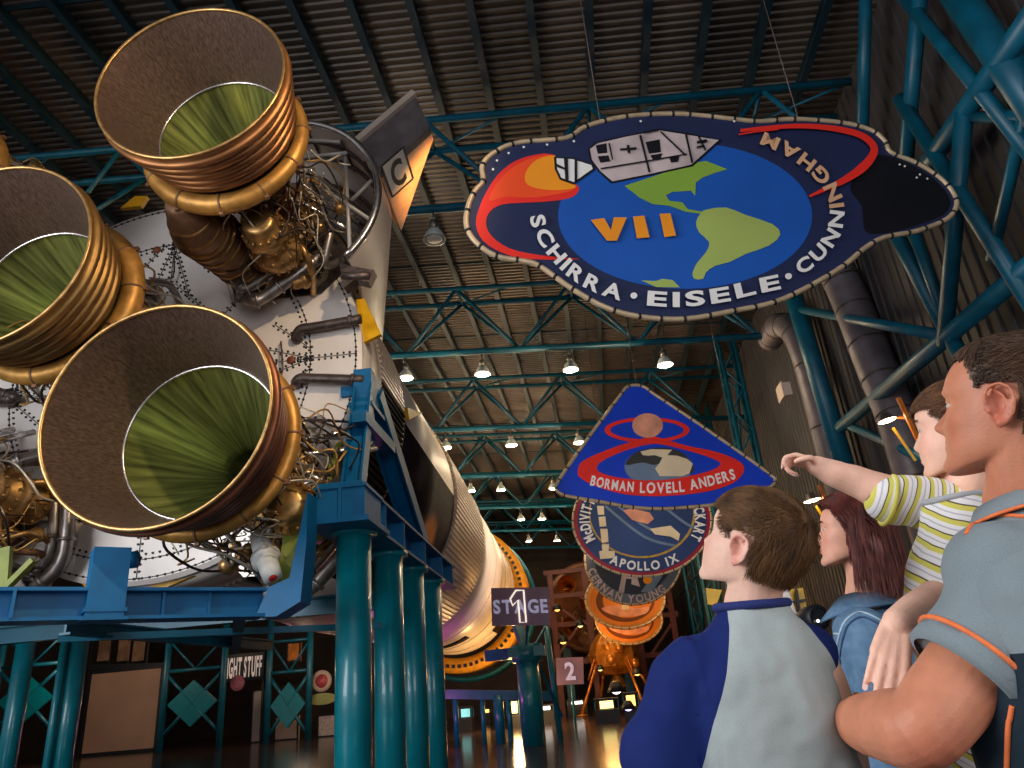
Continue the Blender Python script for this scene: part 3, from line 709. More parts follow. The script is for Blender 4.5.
# ================================================================== EMBLEM BANNERS
def z1(X, Y): return (440+X/3.0118, 90+Y/3.0118)
def z2(X, Y): return (684+X/3.0118, 90+Y/3.0118)
def z4(X, Y): return (540+X/4.096, 370+Y/4.096)
def z9(X, Y): return (540+X/3.84, 490+Y/3.84)
def ell(cx, cy, rx, ry, n=72, a0=0, a1=360, tilt=0):
    out = []
    for k in range(n if a1-a0 == 360 else n+1):
        a = rad(a0+(a1-a0)*k/n); x, y = rx*math.cos(a), ry*math.sin(a); t = rad(tilt)
        out.append((cx+x*math.cos(t)-y*math.sin(t), cy+x*math.sin(t)+y*math.cos(t)))
    return out
class Banner:
    def __init__(s, name, label, c, Y, yaw, outline, base_mat, tube_r=.06, group='emblem banners hanging in a row'):
        s.o = onY(*c, Y); y = rad(yaw)
        s.u = V((math.cos(y), math.sin(y), 0)); s.n = V((math.sin(y), -math.cos(y), 0)); s.v = V((0,0,1)); s.k = 1; s.st = .002*max(1, Y/12.)
        s.t = thing(name, label, 'banner', s.o, group=group); s.out = outline
        pts = [s.P(*p, 0) for p in outline]
        s.cl = MB().prism(pts, -s.n*.06).build('banner_cloth', base_mat, s.t)
        fr = MB().tube(pts, tube_r, 8, closed=True).build('tube_frame', FRAMEM, s.t)
        m = MB(); acc = 0.
        for a, b in zip(pts, pts[1:]+pts[:1]):
            L = (b-a).length; acc += L
            if acc > .32:
                d = (b-a).normalized(); m.tube([b-d*.022, b+d*.022], tube_r*1.25, 8); acc = 0.
        m.build_each('lacing_tie', DARK, fr)
    def P(s, px, py, off):
        d = ray(px, py); t = (s.o-CAM).dot(s.n)/d.dot(s.n); return CAM + d*t + s.n*off
    def layer(s, name, poly, m, parent=None):
        s.k += 1; off = s.st*s.k
        pts = [s.P(*p, off) for p in poly]
        return MB().prism(pts, -s.n*.0015).build(name, m, parent or s.t)
    def band(s, name, outer, inner, m):
        s.k += 1; off = s.st*s.k; n = len(outer)
        a = [s.P(*p, off) for p in outer]; b = [s.P(*p, off) for p in inner]
        a2 = [p-s.n*.0015 for p in a]; b2 = [p-s.n*.0015 for p in b]; fs = []
        for k in range(n):
            j = (k+1) % n; fs += [(k, j, n+j, n+k), (2*n+k, 3*n+k, 3*n+j, 2*n+j), (k, 2*n+k, 2*n+j, j), (n+k, n+j, 3*n+j, 3*n+k)]
        return MB().add(a+b+a2+b2, fs).build(name, m, s.t)
    def stroke(s, name, pts, w, m, w2=None):
        """ribbon of width w (px) along pixel polyline"""
        s.k += 1; off = s.st*s.k; L = []; R = []; n = len(pts)
        for i in range(n):
            a, b = pts[max(0, i-1)], pts[min(n-1, i+1)]; d = V((b[0]-a[0], b[1]-a[1])); d.normalize()
            ww = (w if w2 is None else w+(w2-w)*i/(n-1))/2
            L.append((pts[i][0]-d.y*ww, pts[i][1]+d.x*ww)); R.append((pts[i][0]+d.y*ww, pts[i][1]-d.x*ww))
        a = [s.P(*p, off) for p in L]; b = [s.P(*p, off) for p in R]; n = len(a)
        return MB().add(a+b, [(k, k+1, n+k+1, n+k) for k in range(n-1)]).build(name, m, s.t)
    def text(s, name, txt, path, h, m, flip=1, wide=None):
        """glyphs spread along a pixel polyline (mid-line), h = letter height in px; up = left of travel * flip"""
        s.k += 1; off = s.st*s.k; mb = MB()
        cum = [0.]
        for a, b in zip(path, path[1:]): cum.append(cum[-1]+math.hypot(b[0]-a[0], b[1]-a[1]))
        adv = [(GLY[c][3]-GLY[c][2]+.13) if c != ' ' else .45 for c in txt]; tot = sum(adv); L = cum[-1]; x = 0.
        hs = h if isinstance(h, (tuple, list)) else (h, h)
        for c, ad in zip(txt, adv):
            sc = (x+ad/2)/tot*L; x += ad
            if c == ' ': continue
            i = max(k for k in range(len(cum)-1) if cum[k] <= sc+1e-9); f = (sc-cum[i])/(cum[i+1]-cum[i])
            p = (path[i][0]+(path[i+1][0]-path[i][0])*f, path[i][1]+(path[i+1][1]-path[i][1])*f)
            i0, i1 = max(0, i-1), min(len(path)-1, i+2)
            d = V((path[i1][0]-path[i0][0], path[i1][1]-path[i0][1])); d.normalize()
            up = V((d.y, -d.x))*flip; g = GLY[c]; sx = L/tot; sy = (hs[0]+(hs[1]-hs[0])*sc/L)/.70; gc = (g[2]+g[3])/2
            mb.add([s.P(p[0]+d.x*(gx-gc)*sx*flip*1+up.x*(gy-.35)*sy, p[1]+d.y*(gx-gc)*sx*flip+up.y*(gy-.35)*sy, off) for gx, gy in g[0]], g[1])
        return mb.build(name, m, s.t)
    def dot(s, name, p, r, m): return s.layer(name, ell(*p, r, r*.9, 16), m)
FRAMEM = mat('banner_frame', lin(196,170,136), .4, .2, .15, 5)
NAVY = mat('banner_navy', lin(24,34,74), .62, 0, .12, .6, .15, 2)
BLK = mat('banner_black', lin(16,15,22), .4, 0, .3, 1, .2, 2)
SKYB = mat('banner_blue', lin(8,84,176), .62, 0, .1, .6, .12, 2)
RED = mat('banner_red', lin(238,40,24), .62, 0, .08, 1)
REDO = mat('banner_red_orange', lin(250,76,20), .62, 0, .12, .8)
ORNG = mat('banner_orange', lin(250,150,20), .62, 0, .1, .8)
GRN = mat('banner_green', lin(136,170,58), .62, 0, .1, .6)
OLV = mat('banner_pale_green', lin(166,182,92), .62, 0, .1, .6)
WHT = mat('banner_white', lin(238,232,226), .62, 0, .05, 2)
TAN = mat('banner_tan', lin(222,170,128), .62, 0, .08, 2)
SILB = mat('banner_silver', lin(196,176,174), .45, 0, .25, 1.2)
# --- VII
o1 = [z1(*p) for p in [(130,275),(128,225),(170,185),(240,158),(380,145),(440,110),(560,80),(700,72)]] + [z2(*p) for p in [(60,78),(150,88),(230,95),(330,88),(470,98),(560,120),(605,155),(622,188),(700,220),(770,265),(810,310),(820,350),(790,390),(700,425),(600,445),(540,480),(480,530),(380,590),(270,640),(150,665),(0,690)]] + [z1(*p) for p in [(600,682),(500,655),(400,600),(300,530),(250,515),(170,500),(110,460),(80,410),(85,350),(105,305)]]
B7 = Banner('emblem_banner', 'wide oval emblem banner reading VII with a globe and a capsule, nearest and largest', (710,215), 11.6, 14, spline2(o1, 4, True), NAVY, .05)
B7.layer('black_field', spline2([z2(*p) for p in [(500,290),(560,205),(620,200),(690,228),(755,270),(797,320),(800,350),(775,380),(690,412),(600,432),(545,425),(535,350)]], 3, True), BLK)
B7.layer('globe_disc', ell(685,216,127,73,80), SKYB)
B7.layer('flame', spline2([z1(*p) for p in [(340,195),(250,205),(190,240),(150,290),(120,350),(108,405),(130,455),(190,492),(270,510),(420,510),(300,498),(210,478),(155,440),(138,400),(152,365),(190,345),(260,340),(340,335),(400,322),(418,292),(370,260)]], 3, True), RED)
B7.layer('flame', spline2([z1(*p) for p in [(345,197),(270,208),(205,245),(160,300),(150,335),(200,322),(270,325),(350,315),(405,298),(372,262),(350,235)]], 3, True), REDO)
B7.layer('flame_core', spline2([z1(*p) for p in [(347,199),(290,212),(258,250),(262,285),(310,300),(365,302),(410,293),(378,268),(352,238)]], 3, True), ORNG)
B7.layer('north_america', [z1(*p) for p in [(555,290),(640,262),(760,222),(800,215),(865,240),(830,250),(790,265),(770,280),(768,320),(755,305),(700,308),(680,318),(690,335),(730,340),(745,360),(790,368),(790,375),(740,368),(690,350),(640,345),(600,325)]], GRN)
B7.layer('south_america', spline2([z1(*p) for p in [(800,362),(860,355),(920,378),(1000,405),(1024,436),(990,470),(920,495),(870,520),(830,530),(800,550),(792,570),(765,570),(760,550),(775,520),(800,490),(810,460),(780,430),(770,400),(785,372)]], 2, True), OLV)
B7.layer('antarctica', [z1(*p) for p in [(605,575),(650,577),(668,570),(700,574),(722,596),(650,595)]], OLV)
cp = B7.layer('capsule', [z1(*p) for p in [(445,178),(470,158),(560,138),(660,119),(745,132),(848,152),(760,232),(640,258),(515,283),(478,250),(452,212)]], BLK)
B7.layer('capsule_skin', [z1(*p) for p in [(451,180),(474,163),(560,143),(660,124),(742,137),(838,153),(756,227),(640,253),(518,277),(483,247),(457,212)]], SILB)
B7.layer('engine_bell', [z1(*p) for p in [(343,203),(400,206),(462,226),(467,242),(402,287),(360,272),(345,240)]], BLK)
B7.layer('engine_bell_skin', [z1(*p) for p in [(350,208),(398,211),(455,229),(459,240),(402,280),(365,267),(352,240)]], WHT)
bk = [[(468,170),(500,163),(503,192),(474,195)],[(474,203),(506,200),(512,218),(482,222)],[(618,160),(660,152),(664,190),(628,195)],[(632,200),(668,194),(662,212),(640,214)],[(688,205),(720,200),(715,220),(694,222)],[(350,226),(378,240),(374,244),(352,236)],[(372,208),(384,209),(386,276),(376,272)],[(404,212),(412,214),(412,278),(404,280)],[(664,128),(740,200),(736,203),(660,130)],[(742,138),(760,222),(755,225),(736,140)],[(780,145),(800,185),(796,188),(774,145)],[(604,140),(632,252),(626,253),(598,142)],[(482,240),(640,214),(742,196),(742,199),(640,218),(484,244)],[(510,165),(520,215),(516,216),(505,167)],[(540,182),(590,178),(590,184),(540,188)],[(560,172),(568,172),(572,196),(564,196)],[(610,132),(655,122),(655,128),(610,138)],[(770,160),(800,155),(803,162),(772,168)],[(770,176),(790,172),(790,178),(770,182)]]
for p in bk: B7.layer('panel_line', [z1(*q) for q in p], BLK)
for nm, p in (('numeral', [(452,398),(492,392),(512,428),(521,390),(560,390),(530,460),(500,460)]), ('numeral', [(578,388),(612,385),(628,450),(590,453)]), ('numeral', [(658,380),(690,378),(707,445),(672,450)])):
    B7.layer(nm, [z1(*q) for q in p], ORNG)
arc = spline2([z2(*p) for p in [(165,130),(250,121),(350,116),(450,124),(530,145),(566,180),(555,215),(520,250),(470,282),(420,305),(372,328)]], 5)
a_ = arc[:len(arc)*7//10]; b_ = arc[len(arc)*7//10-1:]
B7.stroke('red_orbit', a_, 3, RED, 9); B7.stroke('red_orbit', b_, 9, RED, 2)
B7.stroke('red_orbit', [z2(160,142), z2(215,133), z2(280,126)], 1.5, RED)
pa = spline2([z1(*p) for p in [(290,380),(300,425),(330,475),(370,525),(420,567),(480,598),(550,620)]], 4)
B7.text('lettering', 'SCHIRRA', pa, 14, WHT); B7.dot('lettering_dot', z1(580,626), 3.4, WHT)
B7.text('lettering', 'EISELE', spline2([z1(612,632), z1(680,637), z1(740,636), z1(840,624), z1(930,602), (684+290/3.0118, 90+582/3.0118)], 4), 14, WHT)
B7.dot('lettering_dot', z2(308,568), 3.4, WHT)
pc = spline2([z2(*p) for p in [(330,548),(368,525),(412,482),(440,440),(452,390),(450,345),(432,300),(405,265),(365,228),(310,190),(225,152)]], 4)
k = len(pc)*45//100
B7.text('lettering', 'CUNN', pc[:k+1], (13,14), WHT); B7.text('lettering', 'INGHAM', pc[k:], (14,12), TAN)
for p in ((170,222),(205,200),(250,182),(320,175),(400,165),(600,105),(880,105),(158,250)): B7.dot('star', z1(*p), 1.2, WHT)
for p in ((640,235),(655,240),(700,265),(722,278),(690,275)): B7.dot('star', z2(*p), 1.1, WHT)
# --- VIII
o8 = [z4(*p) for p in [(66,485),(78,450),(200,275),(335,95),(355,70),(385,62),(425,68),(470,100),(620,200),(780,310),(940,425),(962,450),(945,478),(860,510),(760,543),(650,558),(500,568),(380,562),(240,538),(120,518),(78,503)]]
B8 = Banner('emblem_banner', 'blue triangular emblem banner with a red figure eight, moon and names on a red band', (665,450), 24, 15, spline2(o8, 3, True), mat('banner_royal', lin(28,66,196), .38, 0, .15, .35, .5, .8), .06)
ROY = B8.cl.data.materials[0]
B8.band('red_loop', ell(*z4(438,246), 174/4.096, 52/4.096, 60), ell(*z4(438,246), 150/4.096, 38/4.096, 60), RED)
B8.layer('red_loop', spline2([z4(*p) for p in [(155,412),(180,370),(300,318),(440,275),(480,275),(600,310),(720,335),(808,370),(836,405),(808,450),(720,490),(600,510),(480,517),(350,510),(230,477),(165,442)]], 4, True), RED)
B8.layer('inner_field', spline2([z4(*p) for p in [(233,400),(260,370),(350,330),(440,306),(500,306),(620,335),(710,365),(738,385),(700,412),(600,436),(480,450),(350,445),(258,425)]], 4, True), ROY)
MOONM = mat('banner_moon', lin(222,150,120), .5, 0, .25, 1.5); CRM = mat('banner_cream', lin(228,206,168), .5, 0, .12, 1); EAR = mat('banner_earth_grey', lin(110,128,150), .5, 0, .2, .8); EARD = mat('banner_earth_dark', lin(60,58,54), .5, 0, .3, 1)
B8.layer('moon', ell(*z4(440,228), 63/4.096, 50/4.096, 40), MOONM)
B8.layer('earth', ell(*z4(485,398), 140/4.096, 78/4.096, 50), EAR)
B8.layer('earth_shade', spline2([z4(*p) for p in [(350,390),(375,350),(430,325),(520,320),(590,345),(630,400),(610,425),(560,370),(470,390),(420,380)]], 3, True), EARD)
B8.layer('continent', [z4(*p) for p in [(410,335),(455,325),(540,328),(520,350),(560,352),(600,365),(625,385),(610,425),(580,436),(490,436),(470,405),(490,380),(500,360),(470,350),(440,352),(420,350)]], CRM)
B8.layer('red_band', spline2([z4(*p) for p in [(180,415),(258,428),(350,447),(480,453),(600,438),(700,414),(800,400),(808,450),(720,490),(600,510),(480,517),(350,510),(230,477),(172,445)]], 4, True), RED)
B8.text('lettering', 'BORMAN', spline2([z4(205,452), z4(290,470), z4(385,480)], 4), 9.6, WHT)
B8.text('lettering', 'LOVELL', spline2([z4(405,482), z4(500,484), z4(592,477)], 4), 10.2, WHT)
B8.text('lettering', 'ANDERS', spline2([z4(608,473), z4(700,453), z4(797,425)], 4), 9.8, WHT)
# --- IX
B9 = Banner('emblem_banner', 'round navy emblem banner reading APOLLO IX behind the triangular banner', z9(392,115), 36, 13, ell(*z9(392,118), 266/3.84, 214/3.84, 80), mat('banner_crimson', lin(160,40,60), .45, 0, .15, .5), .06)
B9.layer('navy_disc', ell(*z9(392,117), 248/3.84, 198/3.84, 80), mat('banner_dusk', lin(48,66,112), .4, 0, .25, .25, .4, .5))
B9.layer('gold_orbit', ell(*z9(392,90), 205/3.84, 172/3.84, 60), mat('banner_gold', lin(190,150,70), .45))
B9.layer('navy_field', ell(*z9(390,88), 198/3.84, 166/3.84, 60), B9.t.children[-2].data.materials[0] if False else mat('banner_slate', lin(52,72,118), .4, 0, .3, .25, .4, .5))
for p in ([(250,62),(400,180),(520,215),(525,205),(410,165),(262,62)], [(300,62),(420,150),(530,165),(532,155),(430,138),(312,62)], [(470,62),(560,130),(610,150),(612,142),(570,118),(484,62)]):
    B9.stroke('light_streak', spline2([z9(*q) for q in p[:3]], 4), 2.5, EAR)
for p in ([(218,62),(244,62),(246,96),(222,96)], [(224,104),(250,102),(254,140),(228,142)], [(230,150),(258,150),(262,200),(236,204)], [(226,236),(238,234),(236,210),(264,208),(262,234),(286,236),(286,262),(230,266)]):
    B9.layer('rocket_drawing', [z9(*q) for q in p], CRM)
B9.layer('capsule_drawing', [z9(*q) for q in [(318,80),(350,72),(420,88),(436,112),(412,132),(352,116)]], MOONM)
B9.layer('lander_drawing', [z9(*q) for q in [(420,150),(500,138),(536,170),(530,196),(500,180),(440,172)]], CRM)
th = lambda d, r: (z9(392,117)[0]+r*222/3.84*math.cos(rad(d)), z9(392,117)[1]+r*176/3.84*math.sin(rad(d)))
B9.text('lettering', 'McDIVITT', [th(d, 1) for d in range(152, 210, 4)], 10, WHT)
B9.text('lettering', 'SCHWEICKART', [th(d, 1) for d in range(-58, 30, 4)], 10, WHT)
B9.text('lettering', 'APOLLO IX', [th(d, 1.0) for d in range(124, 50, -4)], 8.5, WHT)
# --- X
GRB = mat('banner_steel', lin(96,104,118), .4, .1, .3, .3, .3, .6)
B10 = Banner('emblem_banner', 'grey shield shaped emblem banner behind the round navy one', z9(360,270), 47, 13, ell(*z9(358,262), 186/3.84, 178/3.84, 70), GRB, .07)
B10.layer('dark_field', ell(*z9(358,258), 150/3.84, 142/3.84, 60), mat('banner_gunmetal', lin(40,48,62), .4, 0, .3, .4))
B10.layer('numeral', [z9(*p) for p in [(300,395),(316,318),(372,330),(384,372),(350,362),(352,342),(330,340),(322,395)]], SILB)
B10.layer('numeral', [z9(*p) for p in [(386,392),(430,330),(470,330),(430,392)]], EAR); B10.dot('small_moon', z9(412,346), 4.5, ORNG)
B10.text('lettering', 'CERNAN YOUNG', [(z9(358,258)[0]+168/3.84*math.cos(rad(d)), z9(358,258)[1]+160/3.84*math.sin(rad(d))) for d in range(165, 40, -5)], 7.5, SILB)
# --- amber lit pair behind
GLDB = mat('banner_amber', lin(214,124,40), .4, .1, .3, .3, .2, .6); GLDD = mat('banner_amber_dark', lin(110,56,22), .4, .1, .4, .4)
for (c, rx, ry, Y, lab) in (((327,420),152,112,56,'amber lit round emblem banner just behind the grey shield banner'), ((342,500),128,92,64,'amber lit round emblem banner, hindmost and lowest of the row')):
    Bx = Banner('emblem_banner', lab, z9(*c), Y, 12, ell(*z9(*c), rx/3.84, ry/3.84, 60), mat('banner_amber_rim', lin(190,140,80), .4, .2, .2, 1), .09)
    Bx.layer('amber_disc', ell(*z9(*c), rx*.9/3.84, ry*.9/3.84, 60), GLDB)
    Bx.layer('dark_ring', ell(*z9(c[0], c[1]+6), rx*.74/3.84, ry*.72/3.84, 50), GLDD)
    Bx.layer('amber_field', ell(*z9(c[0]+8, c[1]+4), rx*.62/3.84, ry*.6/3.84, 50), GLDB)
    Bx.layer('pale_ground', spline2([z9(c[0]+dx*rx, c[1]+dy*ry) for dx, dy in ((-.6,.3),(-.2,.2),(.3,.3),(.6,.25),(.5,.5),(0,.6),(-.4,.5))], 3, True), MOONM)
    Bx.layer('craft_drawing', [z9(c[0]+dx*rx, c[1]+dy*ry) for dx, dy in ((-.1,.35),(-.05,-.2),(0,-.4),(.05,-.2),(.1,.35))], CRM)
# hanging wires of the banners
for Bn, pts in ((B7, [(600,117),(800,120)]), (B8, [(637,386),(735,440)]), (B9, [(610,505),(680,505)]), (B10, [(615,555),(655,555)])):
    for p in pts:
        q = Bn.P(*p, -.03); MB().tube([q, V((q.x, q.y, roofz(q.x)-.3))], .012, 5).build('hanging_wire', DGREY, Bn.t)

# ================================================================== STAGE SIGNS AND FAR SUPPORTS
def quad_panel(t, name, q, depth, m):
    n = (q[1]-q[0]).cross(q[3]-q[0]).normalized()
    if n.y < 0: n = -n
    return MB().prism(q, n*depth).build(name, m, t), n
def sign_text(mb, txt, c, u, v, n, w, h):
    adv = [(GLY[k][3]-GLY[k][2]+.12) if k != ' ' else .3 for k in txt]; tot = sum(adv); x = -w/2
    for k, a in zip(txt, adv):
        if k != ' ':
            g = GLY[k]; gc = (g[2]+g[3])/2; cx = x + a/2*w/tot
            mb.add([c + u*(cx+(gx-gc)*w/tot) + v*((gy-.35)*h/.7) + n for gx, gy in g[0]], g[1])
        x += a*w/tot
SIGNP = mat('sign_mauve', lin(116,92,122), .35, 0, .12, .6); SIGNW = mat('sign_white', lin(250,235,215), .4, emit=.9, ecol=(1,.9,.75)); SIGNB = mat('sign_lilac', lin(170,165,205), .4, emit=.25, ecol=(.6,.6,.9))
p0 = rY(527, 655, 42); XP = p0.x
ss = thing('stage_end_stand', 'teal post stand under the far end of the white stage, beneath the mauve sign', 'support stand', (XP, 42, 0), RFM)
jt = rY(527,652,42)
MB().cyl((XP, 42, 0), (XP, 42, jt.z), .62, n=28).build('main_post', TEAL, ss)
MB().box(jt, (2.0,1.5,.5)).cyl(jt+V((0,0,-.5)), jt+V((0,0,.4)), .85, n=24).build('post_head', TEAL, ss)
MB().beam(jt, rY(488,656,44), .5, .6).build('arm', DTEAL, ss)
MB().beam(jt, rY(516,622,43), .45, .45).build('arm', TEAL, ss)
a = rY(546,626,43); MB().cyl(a, (rY(561,742,43).x, 43, 0), .16, n=12).build('side_post', TEAL, ss)
MB().beam(jt+V((.4,0,.2)), a, .12, .12).beam(jt+V((.5,0,-.6)), (a.x+.4, 43, 1.2), .14, .14).build('side_brace', DTEAL, ss)
MB().beam(rY(436,694,46), rY(556,696,46), .35, .5).build('cross_beam', DTEAL, ss)
for px, r in ((455,.16),(482,.14),(498,.3),(508,.16),(440,.2)):
    q = rY(px,695,46); MB().cyl((q.x, 46, 0), q, r, n=12).build('small_post', TEAL, ss)
sg = thing('stage_sign', 'mauve square hanging sign reading STAGE 1 at the end of the white stage', 'sign', rY(520,606,40), RFM)
q = [rY(*p, 40) for p in ((492,626),(550,625),(549,587),(491,588))]; _, n_ = quad_panel(sg, 'panel', q, .12, SIGNP)
u = (q[1]-q[0]).normalized(); v = V((0,0,1)); c = (q[0]+q[1]+q[2]+q[3])/4; W_ = (q[1]-q[0]).length; H_ = (q[3]-q[0]).length
m = MB(); sign_text(m, 'STAGE', c, u, v, -n_*.03, W_*.98, H_*.34); m.build('lettering', SIGNB, sg)
m = MB(); g = GLY['1']
one = [(-.42,.20),(-.14,.42),(.2,.42),(.2,-.42),(-.08,-.42),(-.08,.16),(-.34,.02),(-.42,.20)]
m.tube([c+u*(a*H_*.62)+v*(b*H_)-n_*.06 for a, b in one[:-1]], .05, 6, closed=True); m.build('numeral', SIGNW, sg)
MB().beam(rY(527,626,40.1), jt+V((0,-.6,.2)), .12, .12).build('sign_bracket', DTEAL, sg)
sg = thing('stage_sign', 'smaller dim mauve sign showing the number 2, farther off to the right', 'sign', rY(570,672,58), RFM)
q = [rY(*p, 58) for p in ((557,685),(584,684),(583,657),(556,658))]; _, n_ = quad_panel(sg, 'panel', q, .12, SIGNP)
u = (q[1]-q[0]).normalized(); c = (q[0]+q[1]+q[2]+q[3])/4; H_ = (q[3]-q[0]).length
m = MB(); sign_text(m, '2', c, u, v, -n_*.03, H_*.5, H_*.62); m.build('numeral', SIGNB, sg)
MB().cyl((c.x, 58.2, 0), (c.x, 58.2, c.z), .1, n=8).build('sign_post', DTEAL, sg)

# ================================================================== FAR AMBER EXHIBITS
FOIL = mat('gold_foil', lin(225,120,34), .3, .6, .35, 1.5, .6, 3, col2=lin(250,170,70)); REDM = mat('red_frame', lin(92,26,18), .5, 0, .3, 1)
lm = thing('foil_module', 'orange gold foil wrapped spacecraft module below the amber banners', 'spacecraft', (onY(612,650,72).x, 72, 0))
c = onY(614,652,72)
MB().lathe([(.001,-2.0),(1.4,-1.9),(2.2,-1.2),(2.4,-.2),(2.1,.7),(1.4,1.6),(.7,2.0),(.001,2.1)], c, (0,0,1), 8, smooth=False).build('foil_body', FOIL, lm)
for k in range(4):
    a = rad(30+90*k); q = V((math.cos(a), math.sin(a), 0))
    m = MB().tube([c+q*1.9+V((0,0,-.8)), V((c.x, c.y, .2))+q*4.0], .14, 8).tube([c+q*1.5+V((0,0,.8)), c+q*3.0+V((0,0,-2.2))], .09, 6)
    m.lathe([(.001,.15),(.6,.05),(.6,0),(.001,0)], V((c.x, c.y, .02))+q*4.0, (0,0,1), 14); m.build('leg', FOIL, lm)
MB().lathe([(.3,.3),(.6,-.3),(.8,-.9)], c+V((0,0,-2.1)), (0,0,1), 20).build('descent_nozzle', GOLDM, lm)
m = MB()
for k in range(7): m.ball(c+V((rnd.uniform(-2,2), -1.8+rnd.uniform(-.4,.4), rnd.uniform(-1.2,1.8))), (.5,.4,.5), 8, 6)
m.build('foil_pack', FOIL, lm)
rf = thing('red_gantry', 'dark red steel gantry frame beyond the small sign numbered 2', 'steel frame', (onY(592,640,77).x, 77, 0))
for px in (556, 592, 640, 676):
    x = onY(px,640,77).x; MB().beam((x,77,0), (x,77,13.5), .55, .55, (0,1,0)).build('post', REDM, rf)
m = MB(); xa, xb = onY(550,640,77).x, onY(682,640,77).x
for z in (4.6, 8.2, 11.0, 13.4): m.beam((xa,77,z), (xb,77,z), .45, .45)
for k in range(4): m.beam((xa+(xb-xa)*k/4,77,4.6), (xa+(xb-xa)*(k+1)/4,77,8.2), .25, .25).beam((xa+(xb-xa)*k/4,77,11), (xa+(xb-xa)*(k+1)/4,77,8.2), .25, .25)
m.build('cross_bar', REDM, rf)
# engine bells of the next stage, amber light put into their colour
e2 = thing('second_stage', 'amber lit engine end of the next rocket stage beyond the interstage ring', 'rocket stage', (onY(590,610,86).x, 86, 0))
c = onY(590,606,86)
MB().lathe([(.001,1.5),(3,1.2),(4.4,.4),(5.0,0),(5.0,13),(.001,13)], c, (0,1,0), 48).build('stage_body', mat('second_stage_dark', lin(120,72,40), .45, .2, .35, .6), e2)
for k, (dx, dz) in enumerate(((0,0),(2.2,2.2),(-2.2,2.2),(2.2,-2.2),(-2.2,-2.2))):
    MB().lathe([(1.0,-3.2),(.95,-2.6),(.75,-1.6),(.35,-.6),(.3,.2),(.6,.5),(.6,1.6)], c+V((dx,0,dz)), (0,1,0), 24).build('engine_bell', FOIL, e2)
m = MB()
for k in range(30):
    a = rnd.uniform(0, 6.28); r = rnd.uniform(1, 4.5); p = c+V((r*math.cos(a), -.3, r*math.sin(a)))
    m.tube([p, p+V((rnd.uniform(-1.6,1.6), rnd.uniform(-1.5,0), rnd.uniform(-1.6,1.6)))], rnd.uniform(.06,.16), 6)
m.build_each("pipe", GOLDM, e2)
for dx in (-3.4, 3.4): MB().box((c.x+dx, c.y+6, (c.z-4)/2), (.9,.9,c.z-4)).build('support_post', DTEAL, e2)
# lit cases and low barriers on the far floor
GLOWS = [mat('case_glow_amber', (1,.55,.15), .5, emit=3, ecol=(1,.5,.12)), mat('case_glow_yellow', (1,.85,.3), .5, emit=2.2, ecol=(1,.85,.3)), mat('case_glow_white', (1,.95,.9), .5, emit=2.5), mat('case_glow_teal', (.2,.7,.8), .5, emit=.8, ecol=(.3,.8,.9)), mat('case_glow_violet', (.6,.5,1), .5, emit=3, ecol=(.6,.5,1))]
def case(px, py0, py1, wpx, Y, gi, lab, glow=.6):
    a = onY(px, py0, Y); w_ = wpx/FPX*Y*1.0; t = thing('display_case', lab, 'display case', (a.x, Y, 0), group='lit display cases on the far floor')
    z1_ = max(a.z, 1.2)
    MB().box((a.x, Y, .45), (w_, 1.0, .9)).build('plinth', DARK, t); MB().box((a.x, Y, z1_+.06), (w_*1.04, 1.04, .12)).build('case_lid', DARK, t)
    MB().box((a.x, Y+.1, (z1_+.9)/2), (w_*.55, .3, (z1_-.9)*.8)).build('lit_exhibit', GLOWS[gi], t)
    m = MB()
    for sx in (-1,1): m.box((a.x+sx*w_*.48, Y-.45, (z1_+.9)/2), (.06,.06,z1_-.9)).box((a.x+sx*w_*.48, Y+.45, (z1_+.9)/2), (.06,.06,z1_-.9))
    m.build('corner_post', DTEAL, t)
case(513, 700, 740, 12, 60, 1, 'small yellow lit display case seen just right of the thick far post')
case(465, 708, 740, 14, 62, 3, 'teal lit display case under the amber interstage ring')
case(486, 712, 740, 9, 70, 0, 'amber lit display case between the thin teal posts')
case(545, 706, 740, 16, 64, 2, 'white lit display case right of the sign post')
case(578, 712, 740, 18, 72, 2, 'white lit display case below the small sign numbered 2')
case(606, 700, 740, 22, 56, 1, 'yellow lit display case below the foil module')
case(630, 694, 740, 14, 56, 0, "amber lit display case half hidden by the boy's blue sleeve")
def orb(px, py, Y, r, gi, lab, name='hanging_light'):
    p = onY(px, py, Y); t = thing(name, lab, 'lamp', p, group='small lights among the far exhibits')
    MB().ball(p, r*.8, 12, 8).build('glowing_globe', GLOWS[gi], t); MB().lathe([(r*.8,.0),(r*1.2,-r*.5),(r*1.3,-r*.5),(r*.6,r*.8),(.001,r*.9)], p, (0,0,1), 14).build('shade', DARK, t)
orb(616,688,54,.5,2,'round white light above the yellow lit case')
orb(628,706,54,.4,4,"violet light low beside the boy's sleeve")
orb(563,640,70,.45,0,'amber light above the small sign numbered 2'); orb(580,624,72,.4,1,'yellow light at the left of the amber banners')
orb(637,672,62,.35,0,'amber light right of the foil module'); orb(557,608,72,.4,0,'amber light above the mauve stage sign'); orb(600,668,64,.3,1,'yellow light under the foil module')
